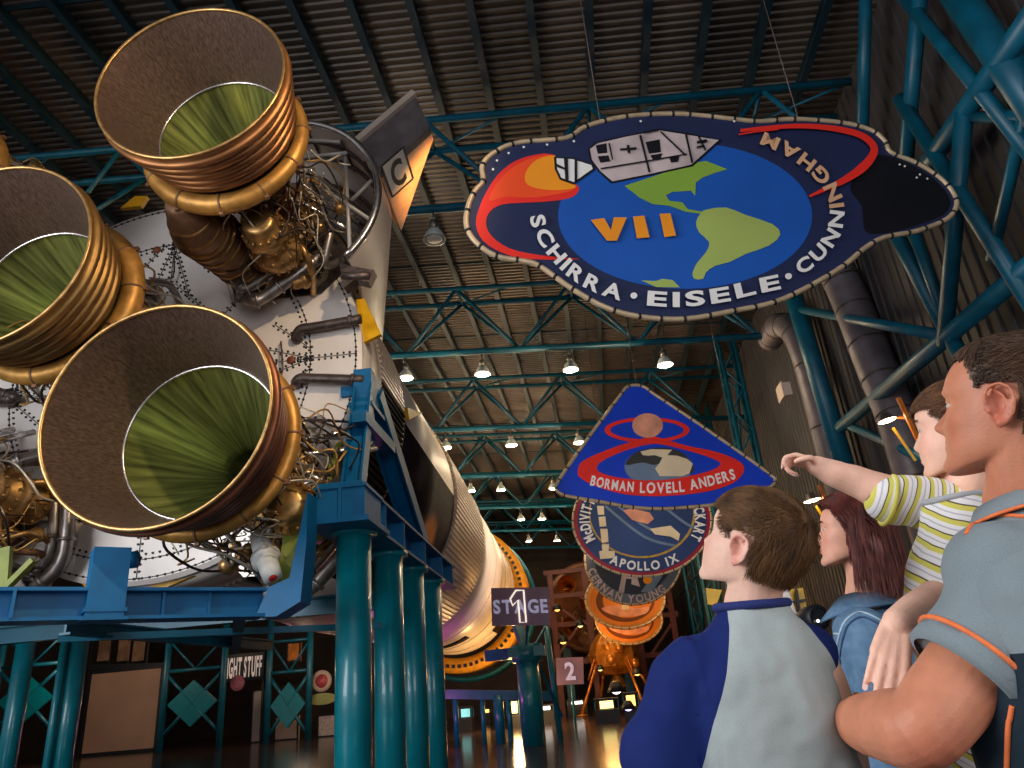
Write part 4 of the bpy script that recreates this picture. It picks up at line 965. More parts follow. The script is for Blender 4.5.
# ================================================================== LEFT BACKGROUND (far side of the hall)
YL = 70.
def lp(px, py): return onY(px, py, YL)
t = thing('exhibit_partition', 'large plain beige panel standing behind the left teal columns', 'panel', (lp(120,700).x, YL, 0))
xa, xb = lp(84,700).x, lp(157,700).x; zt_ = lp(120,670).z
MB().box(((xa+xb)/2, YL+.6, zt_/2+.1), (xb-xa, .15, zt_-.2)).build('panel_face', mat('panel_beige', lin(170,138,118), .7, 0, .1, .3), t)
m = MB().beam((xa,YL+.5,0), (xa,YL+.5,zt_), .25,.25,(0,1,0)).beam((xb,YL+.5,0), (xb,YL+.5,zt_), .25,.25,(0,1,0)).beam((xa,YL+.5,zt_), (xb,YL+.5,zt_), .25,.25).beam((xa,YL+.5,.15), (xb,YL+.5,.15), .25,.3); m.build('panel_border', DARK, t)
t = thing('poster_rail', 'row of three dim posters above the beige panel', 'posters', (lp(115,645).x, YL, 0))
for px in (99, 119, 134): p = lp(px,645); MB().box((p.x, YL+.9, p.z), (1.25,.08,2.9)).build('poster', mat('poster_tan', lin(120,92,70), .6, 0, .45, .8), t)
p, q = lp(84,664), lp(160,664); MB().beam((p.x,YL+.9,p.z-.3), (q.x,YL+.9,q.z-.1), .2,.5).beam((p.x,YL+1,p.z+3.3), (q.x,YL+1,p.z+3.3), .2,.2).build('rail', DARK, t)
for i in range(5): x = p.x+(q.x-p.x)*i/4; MB().beam((x,YL+1,0), (x,YL+1,p.z+3.3), .2,.2,(0,1,0)).build('rail_post', DARK, t)
def trestle(pxa, pxb, pyd, lab, Y):
    a, b = onY(pxa,700,Y).x, onY(pxb,700,Y).x; zt_ = onY(pxa,612,Y).z; zc = onY((pxa+pxb)/2, pyd, Y).z
    t = thing('braced_trestle', lab, 'steel frame', ((a+b)/2, Y, 0), group='braced trestles under the far side')
    for x in (a, b): MB().cyl((x,Y,0), (x,Y,zt_), .28, n=12).build('post', DTEAL, t)
    c = V(((a+b)/2, Y, zc)); w_ = (b-a)/2
    for sx in (-1,1):
        for z in (zc-2.6, zc+2.6): MB().tube([c, (c.x+sx*w_, Y, z)], .16, 8).build('brace', DTEAL, t)
    MB().prism([c+V((-w_*.85,-.15,0)), c+V((0,-.15,-1.9)), c+V((w_*.85,-.15,0)), c+V((0,-.15,1.9))], (0,.3,0)).build('gusset_plate', TEAL, t)
    MB().tube([(a,Y,zc+2.8), (b,Y,zc+2.8)], .16, 8).tube([(a,Y,zc+5.5), (b,Y,zc+5.5)], .14, 8).tube([(a,Y,zc+5.5), ((a+b)/2,Y,zc+2.8)], .1, 6).tube([(b,Y,zc+5.5), ((a+b)/2,Y,zc+2.8)], .1, 6).build('cross_tube', DTEAL, t)
trestle(-6, 58, 700, 'teal braced trestle with a diamond gusset behind the leftmost columns', 62)
trestle(164, 222, 703, 'teal braced trestle with a diamond gusset right of the beige panel', 66)
trestle(268, 309, 705, 'teal braced trestle with a dark diamond gusset, nearest the big round columns', 68)
t = thing('shop_sign', 'black shop sign with white capitals seen between two trestles', 'sign', (lp(243,667).x, YL, 0))
c = lp(243,667); MB().box(c, (4.2,.2,2.4)).build('panel', DARK, t)
m = MB(); sign_text(m, 'RIGHT STUFF', c, V((1,0,0)), V((0,0,1)), V((0,-.13,0)), 3.9, 1.7); m.build('lettering', mat('sign_cream', lin(230,205,190), .5, emit=.25, ecol=(1,.85,.75)), t)
q = lp(238,683); MB().lathe([(.001,-.1),(.7,-.05),(.7,.05),(.001,.1)], q+V((0,-.1,0)), (0,1,0), 20).build('oval_badge', mat('pink_badge', lin(200,120,140), .5), t)
for x in (-2, 2): MB().beam((c.x+x,YL+.2,0), (c.x+x,YL+.2,c.z+1.2), .2,.2,(0,1,0)).build('sign_post', DARK, t)
def shopbit(name, cat, lab, px0, py0, px1, py1, m, dz=0., floor=False):
    a, b = lp(px0,py1), lp(px1,py0); z0 = 0 if floor else a.z
    t = thing(name, lab, cat, ((a.x+b.x)/2, YL, z0)); w_ = b.x-a.x; h = b.z-z0
    MB().box(((a.x+b.x)/2, YL+1.2, z0+h/2), (w_, .5, h)).build('body', m, t)
    k = MB()
    for x in (a.x, b.x): k.beam((x,YL+.95,z0), (x,YL+.95,z0+h), .12,.12,(0,1,0))
    k.beam((a.x,YL+.95,z0+h), (b.x,YL+.95,z0+h), .12,.12).beam((a.x,YL+.95,z0+.06), (b.x,YL+.95,z0+.06), .12,.12); k.build('edge_frame', DARK, t)
shopbit('doorway_panel', 'panel', 'tall cream panel under the black shop sign', 246, 690, 261, 741, CREAM, floor=True)
shopbit('crate', 'box', 'low cream box under the dark diamond gusset', 270, 716, 294, 741, CREAM, floor=True)
shopbit('wall_hanging', 'hanging', 'small orange patterned hanging right of the shop sign', 283, 642, 296, 662, mat('hanging_orange', lin(200,120,40), .6, 0, .5, 1.2))
shopbit('counter', 'counter', 'white counter seen just left of the big round columns', 314, 714, 342, 741, mat('counter_white', lin(190,180,180), .6), floor=True)
t = thing('round_badge', 'round pink badge sign above the white counter', 'sign', lp(322,681)); MB().lathe([(.001,-.1),(.6,-.1),(.6,0),(.001,0)], lp(322,681), (0,1,0), 20).build('disc', mat('badge_rose', lin(190,80,90), .5, 0, .4, 3), t); MB().lathe([(.6,-.12),(.95,-.12),(.95,0),(.6,0)], lp(322,681), (0,1,0), 20).build('rim', CREAM, t)
t = thing('oval_sign', 'pale green oval sign over the white counter', 'sign', lp(322,699)); p = lp(322,699)
MB().prism([p+V((1.4*math.cos(2*PI*k/24), 0, .5*math.sin(2*PI*k/24))) for k in range(24)], (0,.15,0)).build('oval_board', mat('oval_green', lin(170,175,110), .5), t); MB().beam(p+V((0,.1,.4)), p+V((0,.1,2.5)), .06,.06,(0,1,0)).build('sign_hanger', DARK, t)
# dark counter run closing the view between the supports
m = MB().box((lp(150,700).x, 92, 2.6), (70,.6,5.2)); tag(m.build('partition_wall', mat('partition_brown', lin(60,44,40), .7, 0, .4, .3)), kind='structure')
# yellow and dark equipment behind the boy's neck and the woman
t = thing('yellow_board', 'yellow board with a grey strut seen between the boy and woman', 'board', onY(794,602,14))
q = [onY(*p, 14) for p in ((785,590),(803,588),(808,614),(790,618))]; MB().prism(q, (0,.1,0)).build('board_face', YEL, t)
MB().beam(onY(783,590,13.8), onY(800,640,13.8), .16,.1,(0,1,0)).build('strut', GREYM, t); MB().beam(onY(786,603,13.9), onY(806,600,13.9), .06,.04).beam(onY(796,589,13.9), onY(800,616,13.9), .05,.04,(0,1,0)).build('dark_line', DARK, t)
MB().beam(onY(800,616,14.2), V((onY(800,616,14.2).x, 14.2, 0)), .15,.15,(0,1,0)).build('post', DARK, t)
t = thing('yellow_board', "small yellow board seen left of the boy's neck", 'board', onY(714,598,16)); q = [onY(*p, 16) for p in ((706,588),(722,590),(716,606),(708,604))]
MB().prism(q, (0,.1,0)).build('board_face', YEL, t); MB().beam(onY(716,600,16.2), V((onY(716,600,16.2).x, 16.2, 0)), .15,.15,(0,1,0)).build('post', DARK, t)
t = thing('stage_light', 'black round stage light between the boy and the denim jacket', 'lamp', onY(814,618,13)); p = onY(814,618,13)
MB().lathe([(.001,.4),(.16,.36),(.2,.15),(.2,-.15),(.15,-.18)], p, (-.2,1,0), 20).build('housing', DARK, t); MB().lathe([(.001,-.15),(.16,-.15)], p, (-.2,1,0), 20).build('lens', mat('lens_dark', lin(30,34,40), .1, .3), t); MB().ball(p+V((0,-.2,-.06)), .025).build('bulb', GLOWS[2], t)
MB().beam(p+V((0,.1,-.3)), V((p.x, p.y+.1, 0)), .12,.12,(0,1,0)).build('post', DARK, t)
# ================================================================== PEOPLE
from mathutils.bvhtree import BVHTree
CR, CU, CF = _r.normalized(), -_d.normalized(), _f.normalized()      # camera right / up / forward, used only to turn poses into directions
GR = V((CR.x, CR.y, 0)).normalized(); GF = V((CF.x, CF.y, 0)).normalized()
def heading(left, up=0.):      # a level direction turned 'left' degrees from straight ahead, then raised
    d = GF*math.cos(rad(left)) - GR*math.sin(rad(left)); return (d*math.cos(rad(up)) + V((0,0,1))*math.sin(rad(up))).normalized()
def frame(o, f, roll=0., s=1., upv=None):
    f = f.normalized(); x = f.cross(upv or V((0,0,1))).normalized(); z = x.cross(f)
    if roll: R_ = Matrix.Rotation(rad(roll), 3, f); x = R_ @ x; z = R_ @ z
    return Matrix(((x.x*s, f.x*s, z.x*s, o.x), (x.y*s, f.y*s, z.y*s, o.y), (x.z*s, f.z*s, z.z*s, o.z), (0,0,0,1)))
def remesh(mb, voxel, smooth=4, fac=.5):
    me = bpy.data.meshes.new('tmp'); me.from_pydata([tuple(v) for v in mb.v], [], mb.f)
    bm = bmesh.new(); bm.from_mesh(me); bmesh.ops.recalc_face_normals(bm, faces=bm.faces); bm.to_mesh(me); bm.free()
    o = bpy.data.objects.new('tmp', me); COL.objects.link(o)
    r = o.modifiers.new('r', 'REMESH'); r.mode = 'VOXEL'; r.voxel_size = voxel; r.adaptivity = 0
    if smooth: k = o.modifiers.new('s', 'SMOOTH'); k.factor = fac; k.iterations = smooth
    dg = bpy.context.evaluated_depsgraph_get(); dg.update()
    m2 = bpy.data.meshes.new_from_object(o.evaluated_get(dg))
    out = MB(); out.v = [v.co.copy() for v in m2.vertices]; out.f = [list(p.vertices) for p in m2.polygons]; out.sm = [True]*len(out.f)
    out.nrm = [v.normal.copy() for v in m2.vertices]
    bpy.data.objects.remove(o); bpy.data.meshes.remove(me); bpy.data.meshes.remove(m2)
    return out
def folds(mb, fn):
    for i, (p, n) in enumerate(zip(mb.v, mb.nrm)): mb.v[i] = p + n*fn(p)
    return mb
def nz(p, s=1., st=(1,1,1)): return mnoise.noise(V((p.x*st[0], p.y*st[1], p.z*st[2]))*s)
# ---- head: rings of (front z, back z, front y, back y, half width); chin at 0, crown at .229, ear at y = 0
HR = [(.016,.050,.046,.000,.014),(.004,.050,.074,-.040,.036),(.000,.056,.086,-.062,.046),(.010,.062,.0935,-.075,.0545),(.028,.072,.0935,-.084,.0605),(.050,.085,.0930,-.090,.0650),(.075,.100,.0925,-.094,.0685),(.100,.115,.0900,-.098,.0715),(.120,.126,.0890,-.101,.0735),(.140,.142,.0945,-.103,.0745),(.165,.166,.0920,-.102,.0745),(.190,.190,.0800,-.094,.0690),(.209,.209,.0600,-.079,.0565),(.222,.222,.0340,-.054,.0370),(.229,.229,-.008,-.012,.0010)]
def g(x, s): return math.exp(-.5*(x/s)**2)
def head_points(k):
    """k: dict of shape factors; returns ring grid in head space"""
    n, R_ = 96, []
    seq = spline([V((i, 0, 0)) for i in range(len(HR))], 6)
    cols = [spline([V((row[c], 0, 0)) for row in HR], 6) for c in range(5)]
    for i in range(len(cols[0])):
        zf, zb, yf, yb, w = (c[i].x for c in cols); row = []
        yc = yf - min(.085, (yf-yb)*.5)
        for j in range(n):
            t = 2*PI*j/n; t = t - .30*math.sin(t)          # more points on the face
            c, s_ = math.cos(t), math.sin(t)
            y = yc + (yf-yc if c > 0 else yc-yb)*(abs(c)**(.92 if c > 0 else .95))*(1 if c > 0 else -1)
            x = max(w, .001)*math.copysign(abs(s_)**.86, s_)
            z = zb + (zf-zb)*(y-yb)/max(1e-4, yf-yb)
            if c > 0:
                ax = abs(x); d = 0.
                nb = k.get('nose', 1.)
                prof = 0.
                if .064 < z < .136:
                    pts = [(.064,0),(.070,.006),(.076,.019),(.083,.0275),(.090,.0265),(.100,.0205),(.112,.0135),(.124,.007),(.136,0)]
                    for (za, va), (zb_, vb) in zip(pts, pts[1:]):
                        if za <= z <= zb_: prof = va+(vb-va)*(z-za)/(zb_-za)
                wd = .0075+.0085*g(z-.079, .010)
                d += nb*prof*g(x, wd)
                d += nb*.006*g(ax-.0125, .006)*g(z-.0765, .006)
                d -= .010*g(ax-.031, .015)*g(z-.119, .0095)
                d += .0045*g(ax-.030, .020)*g(z-.1385, .006)*k.get('brow', 1)
                d += .0042*g(ax-.030, .009)*g(z-.1165, .0045)
                d += k.get('lip', 1)*(.0058*g(x, .015)*g(z-.0565, .0048) + .0062*g(x, .014)*g(z-.0445, .0045) - .0042*g(x, .020)*g(z-.0505, .0016))
                d -= .0045*g(x, .018)*g(z-.0335, .006)
                d += k.get('chin', 1)*.007*g(x, .018)*g(z-.014, .012)
                d += .0040*g(ax-.052, .016)*g(z-.094, .014)
                d -= k.get('hollow', 1)*.004*g(ax-.052, .014)*g(z-.055, .018)
                d += k.get('cheek', 0)*.006*g(ax-.045, .02)*g(z-.068, .02)
                y += d*max(0., min(1., (y+.01)/.06))
                x += math.copysign(d, x)*.25*min(1, ax/.05)
            row.append(V((x*k.get('wide', 1), y, z)))
        R_.append(row)
    return R_
def add_head(mb, M, k):
    R_ = head_points(k); n = len(R_[0]); vs = [M @ p for r in R_ for p in r]; m = len(R_)
    fs = [(i*n+j, i*n+(j+1) % n, (i+1)*n+(j+1) % n, (i+1)*n+j) for i in range(m-1) for j in range(n)]
    fs += [tuple(range(n))[::-1], tuple(range((m-1)*n, m*n))]
    mb.add(vs, fs, True)
    for s in (-1, 1):     # eyelids, ears
        R3_ = M.to_3x3().normalized(); sc_ = M.to_scale().x
        mb.ball(M @ V((s*.031,.0735,.1250)), (.0148*sc_,.0124*sc_,.0066*sc_), 16, 10, R3_); mb.ball(M @ V((s*.031,.0728,.1105)), (.0148*sc_,.0118*sc_,.0060*sc_), 16, 10, R3_)
        E = M @ Matrix.Translation(V((s*.0725*k.get('wide', 1), -.010, .106))) @ Matrix.Rotation(rad(-13), 4, 'X') @ Matrix.Rotation(rad(s*-24), 4, 'Z')
        es = k.get('ear', 1.)
        P = lambda y, z, x=0.: E @ V((s*x*es, y*es, z*es))
        helix = spline([P(.013,-.004,.004),P(.012,.012,.010),P(.006,.026,.014),P(-.008,.031,.017),P(-.020,.022,.019),P(-.023,.006,.018),P(-.018,-.012,.015),P(-.008,-.025,.010),P(.004,-.030,.007)], 4)
        mb.tube(helix, [.0034*es]*len(helix), 8)
        anti = spline([P(-.006,.022,.010),P(-.012,.010,.013),P(-.012,-.004,.013),P(-.006,-.015,.010)], 4); mb.tube(anti, .0032*es, 8)
        mb.ball(P(.001,-.025,.008), (.0068*es,.0072*es,.0085*es), 10, 8)
        mb.ball(P(.010,-.006,.007), (.004*es,.004*es,.006*es), 8, 6)
        d_ = [P(.013*math.cos(2*PI*q/16)-.004, .028*math.sin(2*PI*q/16), .006) for q in range(16)]
        vsd = [P(-.004,0,.002)] + d_ + [P(-.004,0,-.012)] + [P(.012*math.cos(2*PI*q/16)-.002, .024*math.sin(2*PI*q/16), -.010) for q in range(16)]
        mb.add(vsd, [(0,1+q,1+(q+1) % 16) for q in range(16)] + [(17,18+(q+1) % 16,18+q) for q in range(16)] + [(1+q,18+q,18+(q+1) % 16,1+(q+1) % 16) for q in range(16)], True)
    return R_
def add_limb(mb, pts, rs, n=16, per=5):
    sp = spline(pts, per); N_ = len(pts)-1; rr = []
    for i in range(len(sp)):
        t = i/per; a = min(int(t), N_-1) if N_ else 0; f = t-a; f = f*f*(3-2*f); rr.append(rs[a]+(rs[min(a+1, N_)]-rs[a])*f)
    mb.tube(sp, rr, n); mb.ball(pts[0], rs[0]*.98, n, 10); mb.ball(pts[-1], rs[-1]*.98, n, 10)
def add_hand(mb, wrist, d, palm, s=1., curl=(.2,.25,.3,.35), side=1, thumb=.5, spread=.10, wr=.024):
    """d: direction wrist->knuckles, palm: direction the palm faces, side: +1 thumb lies along palm x d. returns nail spots"""
    d = d.normalized(); palm = (palm-d*palm.dot(d)).normalized(); a = palm.cross(d)*side; tips = []
    L = ((.040,.026,.020),(.045,.029,.021),(.041,.027,.020),(.033,.020,.018)); W = (.0092,.0094,.0088,.0078)
    for i in range(4):
        off = (1.5-i)*.0185*s; k0 = wrist + d*((.086,.090,.086,.078)[i]*s) + a*off
        w0 = wrist + d*.012*s + a*off*.62
        mb.tube([w0, (w0+k0)/2 - palm*.002*s, k0], [.0125*s, .0125*s, .0112*s], 10)
        p = k0.copy(); dirf = (d + a*(1.5-i)*spread).normalized(); ang = 0.; pts = [p.copy()]
        ax = dirf.cross(palm).normalized()
        for q, l in enumerate(L[i]):
            ang += curl[i]*(1.0, 1.15, .8)[q]
            p = p + (dirf*math.cos(ang) + palm*math.sin(ang))*l*s; pts.append(p.copy())
        mb.tube(spline(pts, 3), [W[i]*s*(1.08-.028*q) for q in range(3*3+1)], 10); mb.ball(pts[0], W[i]*s*1.16, 10, 8); mb.ball(pts[-1], W[i]*s*.82, 10, 8)
        dl = (pts[3]-pts[2]).normalized(); back = (-palm*math.cos(ang)+dirf*math.sin(ang)).normalized()
        tips.append((pts[3]-dl*.003*s+back*W[i]*s*.62, dl, back, W[i]*s))
    t0 = wrist + d*.022*s + a*.026*s + palm*.004*s; t1 = t0 + (d*.55+a*.75+palm*.30).normalized()*.040*s
    t2 = t1 + (d*(.95)+a*(.45-.5*thumb)+palm*(.2+.5*thumb)).normalized()*.030*s; t3 = t2 + (d*.95+a*(.2-.6*thumb)+palm*(.2+.5*thumb)).normalized()*.024*s
    sp = spline([t0,t1,t2,t3], 4); mb.tube(sp, [.0150*s-(.0060*s*q/(len(sp)-1)) for q in range(len(sp))], 10); mb.ball(t3, .0088*s, 10, 8); mb.ball(t0, .0148*s, 10, 8)
    mb.ball(wrist+d*.006*s, (wr*s,)*3, 14, 10)
    return tips
# ---- materials for people
def skin_mat(name, col, red, var=.08):
    m = mat(name, col, .48, 0, var, 30, .10, 260, spec=.35); nt = m.node_tree; N, L = nt.nodes, nt.links; b = N['Principled BSDF']
    at_ = N.new('ShaderNodeAttribute'); at_.attribute_name = 'tint'
    mx = N.new('ShaderNodeMixRGB'); mx.inputs[2].default_value = (*red, 1)
    src = b.inputs['Base Color'].links[0].from_socket; L.new(src, mx.inputs[1]); L.new(at_.outputs['Fac'], mx.inputs[0]); L.new(mx.outputs[0], b.inputs['Base Color'])
    b.inputs['Subsurface Weight'].default_value = .12; b.inputs['Subsurface Radius'].default_value = (.012,.005,.003); b.inputs['Subsurface Scale'].default_value = .6
    return m
def set_tint(o, spots):
    """spots: (world point, radius, strength)"""
    me = o.data; at_ = me.attributes.new('tint', 'FLOAT', 'POINT'); b = BASE[o]; vals = [0.]*len(me.vertices)
    loc = [(p-b, r, s) for p, r, s in spots]
    for i, v in enumerate(me.vertices):
        t = 0.
        for p, r, s in loc:
            d2 = (v.co-p).length_squared
            if d2 < 9*r*r: t = max(t, s*math.exp(-.5*d2/(r*r)))
        vals[i] = t
    at_.data.foreach_set('value', vals)
SKB = skin_mat('skin_fair', lin(232,186,164), lin(196,90,78)); SKM = skin_mat('skin_tanned', lin(192,124,94), lin(178,76,60))
SKC = skin_mat('skin_child', lin(236,186,162), lin(205,95,85)); SKW = skin_mat('skin_woman', lin(218,158,132), lin(186,78,70))
EYEW = mat('eye_white', lin(186,172,164), .4, 0, .04); IRIS = mat('iris_brown', lin(46,32,24), .3); NAILM = mat('nail', lin(240,206,196), .3, 0, .04)
def head_spots(M, s=1.):
    P = lambda x, y, z: M @ V((x, y, z))
    out = [(P(x,.094,z), .0048*s, .75) for x in (-.016,-.008,0,.008,.016) for z in (.0455,.0555)]
    for q in (-1, 1):
        out += [(P(q*.085,-.015,z), .014*s, .55) for z in (.085,.105,.128)] + [(P(q*.048,.075,.08), .018*s, .28)]
    out.append((P(0,.115,.082), .009*s, .35)); return out
def eyes_brows(t, M, bm_, open_=True):
    for s in (-1, 1):
        c = M @ V((s*.031, .0722, .1180)); r = .0118*M.to_scale().x
        e = MB().ball(c, r, 16, 12).build('eye', EYEW, t); f = (M.to_3x3() @ V((0,1,0))).normalized()
        MB().ball(c+f*r*.45, (r*.64,)*3, 12, 8).build('iris', IRIS, e)
        m = MB(); x0 = V((s*.015,.0925,.137)); pts = [M @ V((s*(.013+.030*q/9), .0945-.0000*q-.012*(q/9)**2, .1365+.006*math.sin(q/9*2.4))) for q in range(10)]
        for q in range(60):
            i = rnd.uniform(0, 8.9); a = pts[int(i)].lerp(pts[int(i)+1], i-int(i)); dv = (pts[int(i)+1]-pts[int(i)]).normalized()
            a = a + (M.to_3x3() @ V((0,.0005,rnd.uniform(-.003,.003)))); m.tube([a, a+dv*.009+(M.to_3x3() @ V((0,.002,.0015)))], [.0005,.0002], 4)
        m.build('eyebrow', bm_, t)
def hair(t, name, M, R_, mask, fld, length, count, mtl, lift=.004, seg=6, rad_=.0007, gravity=0., cap=.006, jit=.22, trim=True, wave=.7):
    """base shell over the masked scalp plus combed strands"""
    n = len(R_[0]); m = len(R_); fl = [p for r in R_ for p in r]
    fs = [(i*n+j, i*n+(j+1) % n, (i+1)*n+(j+1) % n, (i+1)*n+j) for i in range(m-1) for j in range(n)]
    bvh = BVHTree.FromPolygons([tuple(p) for p in fl], fs)
    ctr = V((0,-.005,.12)); sel = [f for f in fs if all(mask(fl[i]) for i in f)]
    mb = MB(); idx = {}; vs = []; ff = []
    for f in sel:
        q = []
        for i in f:
            if i not in idx:
                idx[i] = len(vs); p = fl[i]; nn = (p-ctr).normalized(); vs.append(p+nn*(cap*(1+.35*nz(p, 40.))))
            q.append(idx[i])
        ff.append(q)
    mb.add([M @ p for p in vs], ff, True)
    areas = []; tot = 0.
    for f in sel:
        a = (fl[f[1]]-fl[f[0]]).cross(fl[f[3]]-fl[f[0]]).length; tot += a; areas.append(tot)
    import bisect
    for _ in range(count):
        f = sel[min(len(sel)-1, bisect.bisect(areas, rnd.random()*tot))]; u_, v_ = rnd.random(), rnd.random()
        p = (fl[f[0]]*(1-u_)+fl[f[1]]*u_)*(1-v_) + (fl[f[3]]*(1-u_)+fl[f[2]]*u_)*v_
        L = length(p)*rnd.uniform(.7, 1.15); st_ = L/seg; pts = [p.copy()]; wv = wave; jv = V((rnd.uniform(-jit,jit), rnd.uniform(-jit,jit), rnd.uniform(-jit,jit)))
        hl = lift*rnd.uniform(.5, 1.5)
        cl = V((nz(p, 55.), nz(p+V((3,1,2)), 55.), nz(p+V((7,5,1)), 55.)))*jit*wv
        for k_ in range(seg):
            d = fld(p) + jv*.5 + cl; d.z -= gravity*(k_+1)/seg; nn = (p-ctr).normalized()
            d = (d - nn*min(0, 0)).normalized(); p = p + d*st_
            loc, nrm, _i, dist = bvh.find_nearest(p)
            want = hl*(.4+.6*min(1, (k_+1)/2)) + cap*.8
            out_ = (p-loc).dot((loc-ctr).normalized())
            if out_ < want: p = loc + (loc-ctr).normalized()*want
            elif gravity == 0 and out_ > want*2.2: p = loc + (loc-ctr).normalized()*want*1.8
            pts.append(p.copy())
            if trim and not mask(loc): break
        if len(pts) < 3: continue
        mb.tube([M @ q for q in pts], [rad_*(1.1-.85*k_/(len(pts)-1)) for k_ in range(len(pts))], 3, cap=False)
    return mb.build(name, mtl, t)
def hair_mat(name, c, c2): return mat(name, c, .5, 0, .3, 22, col2=c2, spec=.4, detail=5, soft=.3)
def shoes(t, M, x, mtl, s=1.):
    for sx in (-1, 1):
        mb = MB(); pts = [M @ V((sx*x, -.07*s, .052)), M @ V((sx*x, .02*s, .062)), M @ V((sx*x*1.1, .12*s, .05)), M @ V((sx*x*1.15, .19*s, .04))]
        mb.tube(spline(pts, 4), [.042*s,.044*s,.046*s,.047*s,.047*s,.046*s,.046*s,.045*s,.044*s,.042*s,.038*s,.032*s,.022*s], 12); mb.build('shoe', mtl, t)
def trousers(t, M, hip_z, w, mtl, s=1., ankle=.07, x=.1):
    mb = MB()
    for sx in (-1, 1): add_limb(mb, [M @ V((sx*x*.85,0,hip_z-.06)), M @ V((sx*x,0.01,hip_z*.52)), M @ V((sx*x,-.01,ankle))], [w*.56, w*.42, w*.36], 14)
    mb.tube([M @ V((0,0,hip_z+.12)), M @ V((0,0,hip_z)), M @ V((0,-.01,hip_z-.08))], [w*.86,w*.95,w*.8], 18)
    return remesh(mb, .012, 4).build('trousers', mtl, t)
def torso_rings(mb, M, rings, n=28):
    vs = []
    for (z, w_, d_, yo) in rings:
        for k in range(n):
            a = 2*PI*k/n; c, s_ = math.cos(a), math.sin(a)
            vs.append(M @ V((w_*math.copysign(abs(c)**.85, c), yo+d_*math.copysign(abs(s_)**.85, s_), z)))
    m = len(rings); mb.add(vs, [(i*n+k, i*n+(k+1) % n, (i+1)*n+(k+1) % n, (i+1)*n+k) for i in range(m-1) for k in range(n)] + [tuple(range(n))[::-1], tuple(range((m-1)*n, m*n))], True)
def smooth_rings(R_, per=4):
    a = spline([V(r[:3]) for r in R_], per); b = spline([V((r[3],0,0)) for r in R_], per)
    return [(p.x, p.y, p.z, q.x) for p, q in zip(a, b)]
def split_mat(name, cA, cB, planes, rough=.85, bs=700., heather=.16):
    """cloth whose colour changes across planes (object space): point is B where any plane gives n.p > d"""
    m = mat(name, cA, rough, 0, heather, 700, .12, bs, spec=.2, soft=.3); nt = m.node_tree; N, L = nt.nodes, nt.links; b = N['Principled BSDF']
    tc = N.new('ShaderNodeTexCoord'); acc = None
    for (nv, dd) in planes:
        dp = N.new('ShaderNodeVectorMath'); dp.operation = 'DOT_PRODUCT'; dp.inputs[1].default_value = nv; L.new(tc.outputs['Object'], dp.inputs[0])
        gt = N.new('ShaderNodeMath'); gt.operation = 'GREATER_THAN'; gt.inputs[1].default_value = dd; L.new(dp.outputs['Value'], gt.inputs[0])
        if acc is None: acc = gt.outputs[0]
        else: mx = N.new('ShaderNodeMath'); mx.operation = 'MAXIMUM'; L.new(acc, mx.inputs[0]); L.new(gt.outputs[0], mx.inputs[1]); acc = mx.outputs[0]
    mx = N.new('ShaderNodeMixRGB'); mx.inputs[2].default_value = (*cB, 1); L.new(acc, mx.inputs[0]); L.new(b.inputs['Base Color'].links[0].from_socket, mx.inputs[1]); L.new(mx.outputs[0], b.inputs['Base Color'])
    return m
FLZ = DZ   # platform top
pl = MB().box((1.2, 0.6, DZ-.06), (8.4, 7.6, .12)); pt_ = thing('viewing_platform', 'raised grey deck the family stands on, below the picture edge', 'platform', (1.2,.6,0))
pl.build('deck', mat('deck_grey', lin(70,66,66), .6, 0, .15, 2), pt_)
m = MB()
for x in (-2.8, 1.2, 5.2):
    for y in (-3., .6, 4.2): m.box((x,y,(DZ-.12)/2), (.15,.15,DZ-.12))
m.build('deck_posts', DTEAL, pt_)

# ------------------------------------------------------------------ BOY
neck = at(752, 609, 1.37); bf = heading(7); MBf = frame(V((neck.x, neck.y, FLZ)), bf); nzb = neck.z-FLZ
hc = at(756, 545, 1.37); hfw = heading(41, 33); s_ = .90
MH = frame(V((0,0,0)), hfw, 0, s_); MH.translation = hc - (MH.to_3x3() @ V((0,-.004,.118)))
boy = thing('person', 'boy in a navy and grey raglan shirt seen from behind, looking up', 'person', (neck.x, neck.y, FLZ))
mb = MB(); kB = dict(nose=.8, chin=.8, brow=.4, hollow=.3, cheek=1.0, lip=.9, ear=1.0)
RB_ = add_head(mb, MH, kB)
nb0 = MH @ V((0,-.028,.055))
add_limb(mb, [MH @ V((0,-.022,.085)), nb0.lerp(neck, .45)+V((0,0,0)), neck+V((0,0,-.01)), neck+V((0,0,-.10))], [.056,.050,.054,.075], 20)
torso_rings(mb, MBf, smooth_rings([(nzb-.62,.13,.085,0),(nzb-.4,.14,.085,0),(nzb-.2,.15,.085,0),(nzb-.08,.13,.07,0),(nzb-.02,.07,.05,0)]))
BA = {}
for sx in (-1, 1):
    sh = MBf @ V((sx*(.142 if sx < 0 else .105),-.005+.03*(sx>0),nzb-.108)); el = MBf @ V((sx*(.222 if sx < 0 else .14),-.01+.07*(sx>0),nzb-.36)); wr = MBf @ V((sx*.19,.05,nzb-.56)); BA[sx] = (sh, el, wr)
    add_limb(mb, [sh, el, wr], [.045,.036,.026], 14)
    add_hand(mb, wr, V((0,0,-1))+bf*.15, (MBf.to_3x3() @ V((-sx,0,0))), .85, (.25,.3,.35,.4), -sx, .4)
add_limb(mb, [MBf @ V((.08,0,nzb-.6)), MBf @ V((.085,0,.45)), MBf @ V((.085,0,.08))], [.07,.05,.035], 12); add_limb(mb, [MBf @ V((-.08,0,nzb-.6)), MBf @ V((-.085,0,.45)), MBf @ V((-.085,0,.08))], [.07,.05,.035], 12)
body = remesh(mb, .0036, 3).build('body', SKB, boy); set_tint(body, head_spots(MH, s_))
